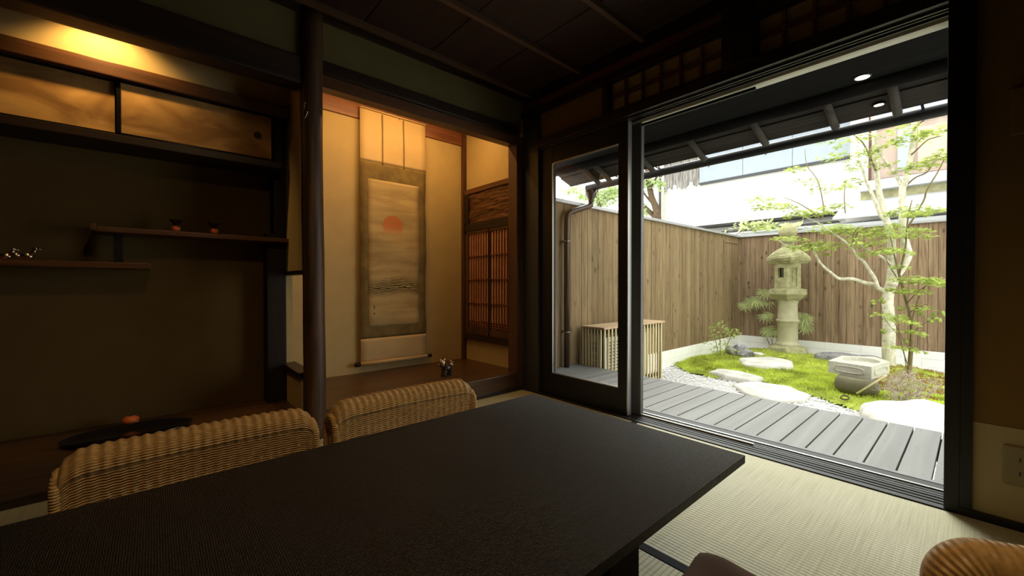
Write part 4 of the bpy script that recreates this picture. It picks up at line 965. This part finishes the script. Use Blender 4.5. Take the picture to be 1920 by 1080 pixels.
# rim between polygon and bowl edge
angs = [math.atan2(p.y-cen.y, p.x-cen.x) for p in A]
for k in range(20):
    am = 2*PI*(k+.5)/20
    def near(a): return min(range(5), key=lambda i: abs((angs[i]-a+PI) % (2*PI)-PI))
    i0, i1 = near(2*PI*k/20), near(2*PI*(k+1)/20)
    bs.bm.faces.new((rs[0][k], rs[0][(k+1) % 20], top[i1])) if i0 == i1 else (bs.bm.faces.new((rs[0][k], rs[0][(k+1) % 20], top[i1])), bs.bm.faces.new((rs[0][k], top[i1], top[i0])))
blo = bs.build('block', M['stone_basin'], t)
for (p0, p1) in ((A[0], A[1]), (A[1], A[2])):
    u_ = (p1-p0); Lg = u_.length; u_.normalize(); mid_ = (p0+p1)/2+Vector((0, 0, -.060)); nn = Vector((u_.y, -u_.x, 0))
    if nn.dot(mid_-cen) < 0: nn = -nn
    def oval(sa, sb, rad_): return MB().tube([mid_+nn*.002+u_*(max(-1, min(1, math.cos(a)*1.35))*Lg*sa)+Vector((0, 0, math.sin(a)*sb*(1 if abs(math.cos(a)*1.35) < 1 else .75))) for a in [2*PI*k/36 for k in range(37)]], rad_, 6)
    oval(.34, .030, .005).build('carved_oval', M['stone_basin'], t); 
    MB().ball(mid_-nn*.004, 1, (.001, .001, .001), 1).build('oval_core', M['stone_basin'], t) if False else None
fn = pxz(1606, 744, -.265); fd = Vector((fn.x, fn.y, 0)).normalized(); fc = fn+fd*.13
MB().lathe([(.09, 0), (.135, .018), (.162, .05), (.168, .085), (.16, .125), (.145, .162)], (fc.x, fc.y, G+.03), 32, 1.0, 1.0).build('foot_bowl', M['stone_bowl'], t)
t = thing('bamboo_spout', 'thin bamboo stick leaning on the water basin behind the bare bush', 'bamboo stick', at(1607, 737, 4.95))
MB().tube([pxz(1606, 738, -.20), at(1662, 704, 4.62)], .007, 8).build('stick', M['bamboo'], t)
tag(MB().tube([pxz(1584, 748, -.25)+Vector((.028*math.cos(a), .028*math.sin(a), .012+.012*math.sin(a))) for a in [2*PI*k/20 for k in range(21)]], .007, 8).build('rope_ring', M['bark_dark']), 'small dark ring lying at the foot of the basin stone', 'ring')

# ---------------- plants
def smooth_path(P, n=3):
    out = []
    for i in range(len(P)-1):
        p0 = P[max(0, i-1)]; p1 = P[i]; p2 = P[i+1]; p3 = P[min(len(P)-1, i+2)]
        for k in range(n):
            t_ = k/n; out.append(.5*((2*p1)+(p2-p0)*t_+(2*p0-5*p1+4*p2-p3)*t_*t_+(3*p1-p0-3*p2+p3)*t_**3))
    out.append(P[-1]); return out
def branch(mb, pix, y0, y1, r0, r1, n=8):
    P = [at(px, py, y0+(y1-y0)*i/max(1, len(pix)-1)) for i, (px, py) in enumerate(pix)]; P = smooth_path(P); L = len(P)
    mb.tube(P, [r0+(r1-r0)*k/(L-1) for k in range(L)], n)
    return P
def maple_leaf(bm, c, s, n, a, mi=0, lobes=5):
    # palmate leaf, slightly cupped
    n = n.normalized(); u = n.orthogonal().normalized(); v = n.cross(u); ca, sa = math.cos(a), math.sin(a); U_ = u*ca+v*sa; V_ = v*ca-u*sa
    pts = []
    for k in range(lobes*2-1):
        t_ = -1.9+3.8*k/(lobes*2-2); rr_ = (1.0-.25*abs(t_)/1.9) if k % 2 == 0 else .38
        pts.append(c+(U_*math.cos(t_)*rr_+V_*math.sin(t_)*rr_)*s-n*s*.25*rr_*rr_)
    cv = bm.verts.new(c-U_*s*.1); vs = [bm.verts.new(p) for p in pts]
    for k in range(0, len(vs)-2, 2):
        pass
    for k in range(len(vs)-1):
        f = bm.faces.new((cv, vs[k], vs[k+1])); f.material_index = mi
def spray(mb, c, rx, rz, n, s, tilt=0, dep=None):
    # flat layered spray of leaves around point c
    for _ in range(n):
        a = random.random()*2*PI; q = math.sqrt(random.random()); x = math.cos(a)*q; y = math.sin(a)*q
        p = c+Vector((x*rx, y*(dep or rx*.7), rz*random.uniform(-1, 1)*(1-q*.5)+tilt*x*rx-.12*rx*q*q))
        maple_leaf(mb.bm, p, s*random.uniform(.7, 1.15), Vector((random.uniform(-.5, .5), random.uniform(-.7, .3), 1)), random.random()*6.3)
t = thing('maple_tree', 'tall maple with a pale mottled forked trunk behind the water basin', 'tree', at(1668, 700, 6.67))
tr = MB()
branch(tr, [(1670, 712), (1666, 660), (1667, 610), (1664, 560), (1671, 530), (1673, 504)], 6.62, 6.62, .068, .048, 14)
branch(tr, [(1673, 520), (1672, 474), (1670, 440), (1663, 417), (1656, 388), (1650, 368), (1645, 335), (1642, 303), (1638, 241), (1636, 190)], 6.62, 6.7, .042, .020, 12)
branch(tr, [(1672, 535), (1680, 516), (1692, 500), (1702, 478), (1698, 458), (1693, 437), (1692, 405), (1692, 354), (1698, 340), (1709, 284), (1714, 243), (1712, 190)], 6.60, 6.5, .050, .021, 12)
tr.build('trunk', M['bark_white'], t)
bmb = MB(); btw = MB()
for pix, y0, y1, r0, r1 in (
    ([(1662, 548), (1646, 540), (1635.5, 533), (1624, 531), (1598, 523), (1575, 523), (1560, 513), (1538, 493), (1523, 467), (1505, 459), (1493, 465), (1470, 458), (1453, 445)], 6.6, 6.2, .030, .005),
    ([(1646, 540), (1640, 522), (1630, 507), (1619, 490), (1609, 483), (1594, 461), (1575, 446), (1560, 436), (1534, 418), (1500, 402), (1478, 385)], 6.5, 6.2, .022, .006),
    ([(1672, 497), (1652, 481), (1640, 475), (1619, 464), (1603, 449), (1585, 438), (1566, 430), (1545, 428)], 6.6, 6.4, .018, .006),
    ([(1594, 461), (1600, 452), (1600, 440), (1610, 425)], 6.3, 6.3, .010, .005), ([(1603, 449), (1608, 436), (1616, 425), (1630, 440)], 6.4, 6.4, .008, .004),
    ([(1523, 468), (1516, 455), (1514, 448)], 6.3, 6.3, .008, .004),
    ([(1540, 410), (1545, 395), (1537, 350), (1528, 330), (1513, 310), (1509, 280)], 6.2, 6.2, .008, .003), ([(1540, 412), (1520, 395), (1495, 380), (1470, 370)], 6.2, 6.1, .008, .003),
    ([(1664, 417), (1652, 405), (1637, 368), (1623, 335), (1618, 318), (1608, 300)], 6.65, 6.5, .022, .012),
    ([(1692, 350), (1676, 323), (1656, 296), (1644, 272), (1640, 255), (1622, 250)], 6.55, 6.4, .020, .008),
    ([(1642, 320), (1632, 296), (1618, 268), (1600, 252)], 6.65, 6.5, .014, .005),
    ([(1697, 350), (1716, 333), (1738, 323), (1752, 303), (1774, 296), (1800, 285)], 6.55, 6.3, .009, .004),
    ([(1700, 430), (1731, 378), (1736, 361), (1745, 344), (1757, 325), (1772, 296)], 6.5, 6.3, .010, .005),
    ([(1712, 243), (1726, 230), (1745, 212), (1756, 200)], 6.5, 6.4, .012, .005), ([(1709, 290), (1722, 278), (1740, 262), (1765, 255)], 6.5, 6.3, .010, .004),
    ([(1585, 400), (1583, 370), (1585, 340)], 6.3, 6.3, .006, .003)):
    branch(bmb if r0 >= .0145 else btw, pix, y0, y1, r0, r1, 7)
bmb.build('branches', M['bark_white'], t); btw.build('twigs', M['bark_green'], t)
fo = MB()
for (px, py, rx, rz, n, dep) in ((1450, 385, 34, 10, 120, 6.1), (1425, 372, 22, 7, 50, 6.1), (1500, 400, 26, 9, 70, 6.2), (1478, 445, 28, 6, 70, 6.2), (1520, 462, 32, 10, 150, 6.25), (1548, 455, 20, 9, 70, 6.3), (1440, 425, 30, 5, 40, 6.2), (1544, 475, 10, 3, 16, 6.3),
    (1560, 425, 34, 11, 130, 6.3), (1595, 432, 34, 9, 110, 6.4), (1640, 440, 34, 10, 130, 6.4), (1625, 455, 26, 8, 70, 6.3), (1650, 470, 26, 8, 90, 6.3), (1535, 395, 26, 10, 70, 6.2), (1492, 316, 16, 6, 36, 6.2), (1512, 340, 20, 10, 34, 6.2), (1560, 350, 30, 10, 50, 6.3), (1580, 290, 34, 9, 70, 6.5),
    (1618, 300, 20, 28, 110, 6.5), (1606, 262, 26, 10, 80, 6.5), (1600, 340, 14, 14, 40, 6.5), (1560, 262, 20, 6, 34, 6.5), (1665, 270, 22, 7, 44, 6.4), (1690, 240, 22, 7, 60, 6.4), (1704, 254, 22, 6, 60, 6.4), (1740, 250, 36, 8, 110, 6.4), (1760, 240, 22, 7, 60, 6.3), (1750, 298, 26, 8, 90, 6.3), (1728, 312, 20, 6, 50, 6.3), (1768, 285, 16, 8, 40, 6.3),
    (1662, 308, 14, 5, 26, 6.5), (1686, 318, 12, 4, 22, 6.5), (1700, 392, 26, 9, 90, 6.3), (1735, 395, 22, 7, 46, 6.3), (1570, 385, 20, 8, 40, 6.3), (1660, 425, 22, 8, 60, 6.4)):
    c = at(px, py, dep); d_ = (c-Vector((0, 0, H))).length*.72; k_ = 1/FPX*d_*1.15
    spray(fo, c, rx*k_*1.15, rz*k_*.8, int(n*1.1), .044, tilt=-.08 if px < 1600 else .1)
fo.build('foliage', M['leaf'], t, normals=False)

t = thing('sapling', 'slender green-stemmed maple sapling in front of the pale maple trunk', 'tree', at(1704, 706, 6.3))
sp = MB()
branch(sp, [(1703, 712), (1708, 656), (1710, 620), (1707, 592), (1701, 570), (1692, 537), (1685, 512)], 6.2, 6.1, .021, .013, 9)
for pix, r0, r1 in (([(1685, 512), (1679, 487), (1674, 465), (1668, 440)], .010, .004), ([(1686, 512), (1697, 470), (1700, 430), (1704, 400), (1710, 375)], .011, .004), ([(1691, 535), (1678, 515), (1666, 495), (1658, 478)], .008, .003),
    ([(1709, 628), (1718, 618), (1739, 603), (1752, 594)], .006, .003), ([(1708, 640), (1711, 598), (1719, 570), (1729, 545), (1742, 530)], .010, .004), ([(1708, 655), (1696, 640), (1684, 618), (1675, 600)], .005, .003), ([(1704, 690), (1694, 660), (1686, 625), (1684, 590)], .006, .003),
    ([(1700, 570), (1720, 548), (1745, 530)], .006, .003), ([(1706, 585), (1725, 575), (1740, 570)], .005, .003)):
    branch(sp, pix, 6.1, 6.0, r0, r1, 7)
sp.build('stems', M['bark_green'], t)
fo = MB()
for (px, py, rx, rz, n, dep) in ((1730, 525, 36, 9, 190, 6.0), (1756, 524, 20, 6, 60, 5.95), (1710, 543, 24, 6, 70, 6.0), (1690, 545, 20, 5, 50, 6.0), (1680, 470, 22, 7, 70, 6.0), (1710, 440, 24, 8, 90, 6.0), (1722, 430, 16, 6, 40, 6.0), (1690, 500, 12, 4, 22, 6.0), (1668, 590, 24, 5, 60, 6.1), (1690, 600, 22, 6, 60, 6.0), (1705, 620, 18, 4, 40, 6.0), (1698, 652, 22, 4, 44, 6.1), (1725, 575, 16, 7, 30, 6.0), (1715, 400, 18, 8, 60, 6.0)):
    c = at(px, py, dep); k_ = (c-Vector((0, 0, H))).length*.72/FPX*1.15
    spray(fo, c, rx*k_*1.15, rz*k_*.8, n, .040, tilt=-.12)
for (px, py) in ((1636, 568), (1653, 563), (1654, 620), (1728, 588), (1752, 590), (1768, 588), (1760, 600), (1744, 602), (1689, 579), (1697, 640)):
    c = at(px, py, 6.0)
    for k in range(3): fo.ball(c+Vector((random.uniform(-.02, .02), 0, random.uniform(-.02, .02))), .022, (1, .25, 1), 1, rot=random.random())
fo.build('foliage', M['leaf'], t, normals=False)
sh = MB(); branch(sh, [(1655, 600), (1645, 575), (1638, 568)], 6.1, 6.05, .003, .002, 5); branch(sh, [(1700, 700), (1690, 640), (1660, 600), (1652, 570)], 6.1, 6.05, .004, .002, 5)
sh.build('side_shoot', M['bark_green'], t)

def shrub(name, base, pix, dep, leaf_pts, s, label, cat, lm, bm_, blade=False):
    t = thing(name, label, cat, base); m = MB()
    for p in pix: branch(m, p, dep, dep, .006, .003, 6)
    m.build('stems', bm_, t); f = MB()
    for (px, py, rx, rz, n) in leaf_pts:
        c = at(px, py, dep); k_ = (c-Vector((0, 0, H))).length*.72/FPX*1.1
        if not blade:
            for _ in range(n):
                p = c+Vector((random.gauss(0, rx*k_*.5), random.gauss(0, rx*k_*.35), random.gauss(0, rz*k_*.5)))
                nn = Vector((random.uniform(-1, 1), random.uniform(-1, .2), random.uniform(.1, 1))).normalized(); u = nn.orthogonal().normalized(); v = nn.cross(u); a = random.random()*6.3; U_ = u*math.cos(a)+v*math.sin(a); V_ = v*math.cos(a)-u*math.sin(a); q = s*random.uniform(.6, 1.1)
                f.poly([p-U_*q*.5, p+V_*q*.24-U_*q*.1, p+U_*q*.25+V_*q*.18, p+U_*q*.6, p+U_*q*.25-V_*q*.18, p-V_*q*.24-U_*q*.1])
        else:
            for _ in range(n):       # radiating finger leaflets
                h = c+Vector((random.gauss(0, rx*k_*.4), random.gauss(0, rx*k_*.2), random.gauss(0, rz*k_*.4))); L0 = s*random.uniform(.8, 1.2)
                base_a = random.uniform(-.6, .6)
                for j in range(8):
                    a = base_a-PI*.02-PI*.96*j/7; dr = Vector((math.cos(a), random.uniform(-.4, .1), math.sin(a)*.65-.05)).normalized(); sd = dr.cross(Vector((0, 1, .3))).normalized()
                    f.poly([h, h+dr*L0*.45+sd*L0*.05, h+dr*L0+Vector((0, 0, -L0*.15)), h+dr*L0*.45-sd*L0*.05])
    f.build('foliage', lm, t, normals=False); return t
shrub('leafy_shrub', at(1352, 682, 5.85), [[(1352, 684), (1350, 640), (1347, 612)], [(1352, 684), (1362, 650), (1372, 628), (1380, 622)], [(1350, 680), (1342, 640), (1336, 618)]], 5.85,
      [(1350, 660, 26, 30, 110), (1348, 610, 14, 8, 20), (1358, 618, 16, 8, 26), (1375, 628, 16, 10, 34), (1340, 628, 12, 8, 18), (1332, 612, 3, 3, 4)], .05, 'small leafy shrub on the moss near the left fence', 'shrub', M['leaf2'], M['bark_green'])
shrub('fan_leaf_shrub', at(1448, 650, 7.22), [[(1450, 655), (1446, 630), (1440, 600), (1432, 565)], [(1448, 655), (1438, 635), (1428, 600), (1425, 570)], [(1452, 655), (1458, 630), (1462, 600)], [(1455, 655), (1490, 630), (1506, 605), (1510, 590)]], 7.24,
      [(1445, 618, 12, 8, 10), (1440, 545, 10, 8, 6), (1415, 562, 26, 8, 14), (1400, 570, 12, 5, 6), (1435, 590, 14, 8, 6), (1506, 590, 9, 18, 12), (1510, 610, 6, 8, 5)], .125, 'pale shrub with narrow fingered leaves behind the stone lantern', 'shrub', M['leaf_pale'], M['bark_dark'], True)
# bare twig bush
t = thing('bare_bush', 'leafless tangle of grey twigs in front of the water basin', 'bush', at(1696, 768, 4.75))
tw = MB(); root = at(1697, 768, 4.78); root.z = moss_h(root.x, root.y)-.01
def grow(p, d_, L, r, dep):
    q = p; P = [p]
    for k in range(4):
        d_ = (d_+Vector((random.uniform(-.45, .45), random.uniform(-.45, .45), random.uniform(-.3, .35)))).normalized(); q = q+d_*L/4; P.append(q)
    tw.tube(P, [r, r*.92, r*.85, r*.78, r*.7], 5)
    if dep > 0:
        for _ in range(random.choice((2, 3, 3))):
            nd_ = (d_+Vector((random.uniform(-1, 1), random.uniform(-1, 1), random.uniform(-.55, .7)))).normalized(); grow(random.choice(P[2:]), nd_, L*.72, r*.62, dep-1)
for k in range(9):
    a = 2*PI*k/9+.3; grow(root, Vector((math.cos(a)*1.1, math.sin(a)*.9, 1.15)).normalized(), .15, .0075, 4)
tw.build('twigs', M['twig_grey'], t)

# ---------------- neighbours beyond the fence
t = thing('neighbour_house', 'white rendered house with pale blue panels rising behind the back fence', 'house', (-3, 9.5, G))
MB().box(-5.10, -1.48, 9.5, 9.8, 2.12, 3.06).box(-5.10, -1.48, 9.7, 9.8, G, 2.12).build('wall', M['house_white'], t)
for k in range(3): MB().box(-4.18+.90*k, -4.18+.90*k+.89, 9.44, 9.5, 3.10, 4.3).build('blue_panel', M['house_blue'], t)
MB().box(-4.2, -1.48, 9.42, 9.52, 3.055, 3.10).build('sill', M['steel_dark'], t)
m = MB()
for k in range(11):
    x = -5.06+k*.079; z0 = 3.04+.10*abs(noise.noise(Vector((k*1.7, 0, 0))))+(.12 if k in (3, 8) else 0)
    m.prism([(x, 9.42, z0), (x+.074, 9.42, z0+.05*math.sin(k*2)), (x+.074, 9.42, 3.75), (x, 9.42, 3.75)], (0, .03, 0))
m.build('weathered_boards', M['weathered'], t)
MB().box(-5.22, -5.12, 9.40, 9.55, G, 4.0).build('white_post', M['house_white'], t)
MB().tube([(-5.13, 9.36, 2.2), (-5.13, 9.36, 3.6)], .03, 10).build('rain_pipe', M['steel_dark'], t)
MB().box(-6.2, -1.52, 8.9, 9.6, 3.9, 4.3).build('upper_roof', M['house_white'], t)
MB().box(-5.10, -1.48, 9.46, 9.70, 2.07, 2.12).build('shade_strip', M['dark_void'], t)  # dark strip added for the shadow in the gap below the wall
t = thing('shed', 'low dark shed with a white roof just behind the back fence', 'shed', (-2.5, 8.4, G))
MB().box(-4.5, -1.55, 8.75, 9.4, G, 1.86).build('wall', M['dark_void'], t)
MB().prism([(-4.6, 8.0, 1.66), (-4.6, 8.9, 1.80), (-4.6, 8.9, 1.84), (-4.6, 8.0, 1.70)], (4.9, 0, 0)).build('roof', M['roof_white'], t)
t = thing('brown_house', 'brown clad house with a window strip and white ledge at the upper right', 'house', (-.5, 9.2, G))
MB().box(-1.34, 2.2, 9.3, 9.6, 2.50, 4.4).build('wall', M['house_brown'], t)
MB().box(-1.46, -1.22, 9.2, 9.6, G, 4.4).build('corner_column', M['house_white'], t)
MB().box(-.86, -.68, 9.27, 9.3, 2.66, 3.36).build('pane', M['house_blue'], t)
MB().box(-.62, -.30, 9.26, 9.3, 2.75, 3.30).build('tan_board', M['house_tan'], t)
MB().box(-.26, .5, 9.26, 9.3, 2.85, 3.3).build('pane', M['house_blue'], t)
MB().box(-1.34, 2.2, 9.26, 9.3, 3.42, 3.9).build('pane', M['house_blue'], t)
MB().box(-1.22, -1.19, 9.24, 9.3, 2.55, 3.9).box(-1.22, 2.2, 9.22, 9.3, 2.50, 2.56).build('window_frame', M['brown_x'], t)
MB().box(-1.30, 2.2, 8.95, 9.3, 2.34, 2.50).build('ledge', M['roof_white'], t)
MB().box(-1.30, 2.2, 9.1, 9.3, 2.20, 2.34).build('recess', M['stone'], t)
MB().prism([(-1.5, 8.1, 1.80), (-1.5, 9.1, 2.18), (-1.5, 9.1, 2.21), (-1.5, 8.1, 1.83)], (3.8, 0, 0)).build('lean_to_roof', M['roof_white'], t)
MB().box(-1.5, 2.2, 9.1, 9.3, G, 2.20).build('lower_wall', M['house_white'], t)

def back_tree(name, base, limbs, leaves, dep, s, label, count=1.0):
    t = thing(name, label, 'tree', base); m = MB()
    for pix, r0, r1 in limbs: branch(m, pix, dep, dep, r0, r1, 8)
    m.build('branches', M['bark_dark'], t); f = MB()
    for (px, py, rx, rz, n) in leaves:
        c = at(px, py, dep); k_ = (c-Vector((0, 0, H))).length*.75/FPX*1.2
        for _ in range(int(n*count)):
            p = c+Vector((random.gauss(0, rx*k_*.5), random.gauss(0, .13), random.gauss(0, rz*k_*.5)))
            maple_leaf(f.bm, p, s*random.uniform(.6, 1.2), Vector((random.uniform(-1, 1), random.uniform(-1, 0), random.uniform(.2, 1))), random.random()*6.3)
    f.build('foliage', M['leaf_back'], t, normals=False)
back_tree('garden_tree', at(1228, 420, 8.3), [([(1236, 470), (1232, 400), (1222, 370), (1216, 340), (1212, 300)], .09, .05), ([(1230, 410), (1212, 392), (1196, 372), (1182, 366)], .05, .02), ([(1224, 400), (1205, 382), (1192, 352), (1182, 344)], .04, .015), ([(1222, 380), (1206, 360), (1200, 340)], .03, .015), ([(1220, 350), (1232, 330), (1236, 310)], .03, .015)],
          [(1200, 395, 22, 12, 90), (1215, 345, 22, 14, 90), (1190, 350, 18, 12, 60), (1235, 345, 8, 12, 40), (1195, 330, 20, 10, 60)], 8.3, .085, 'dark-branched tree behind the left fence, next to the weathered boards')
back_tree('garden_tree', at(1120, 430, 7.2), [([(1130, 470), (1128, 410), (1120, 370), (1118, 340)], .06, .03)],
          [(1130, 372, 34, 18, 420), (1098, 368, 26, 14, 240), (1150, 360, 24, 18, 260), (1070, 358, 20, 8, 120)], 7.2, .06, 'pale leafy tree behind the left fence, seen through the narrow glass door')
# the broad leaves over the fence corner
shrub('overhanging_plant', at(1400, 440, 7.9), [[(1366, 436), (1384, 428), (1400, 424)], [(1380, 440), (1410, 425), (1440, 420)]], 7.9, [(1400, 424, 24, 8, 40), (1430, 422, 26, 9, 50), (1480, 425, 30, 7, 30)], .16, 'big pale leaves hanging over the back fence, behind the lantern top', 'plant', M['leaf_pale'], M['bark_green'])
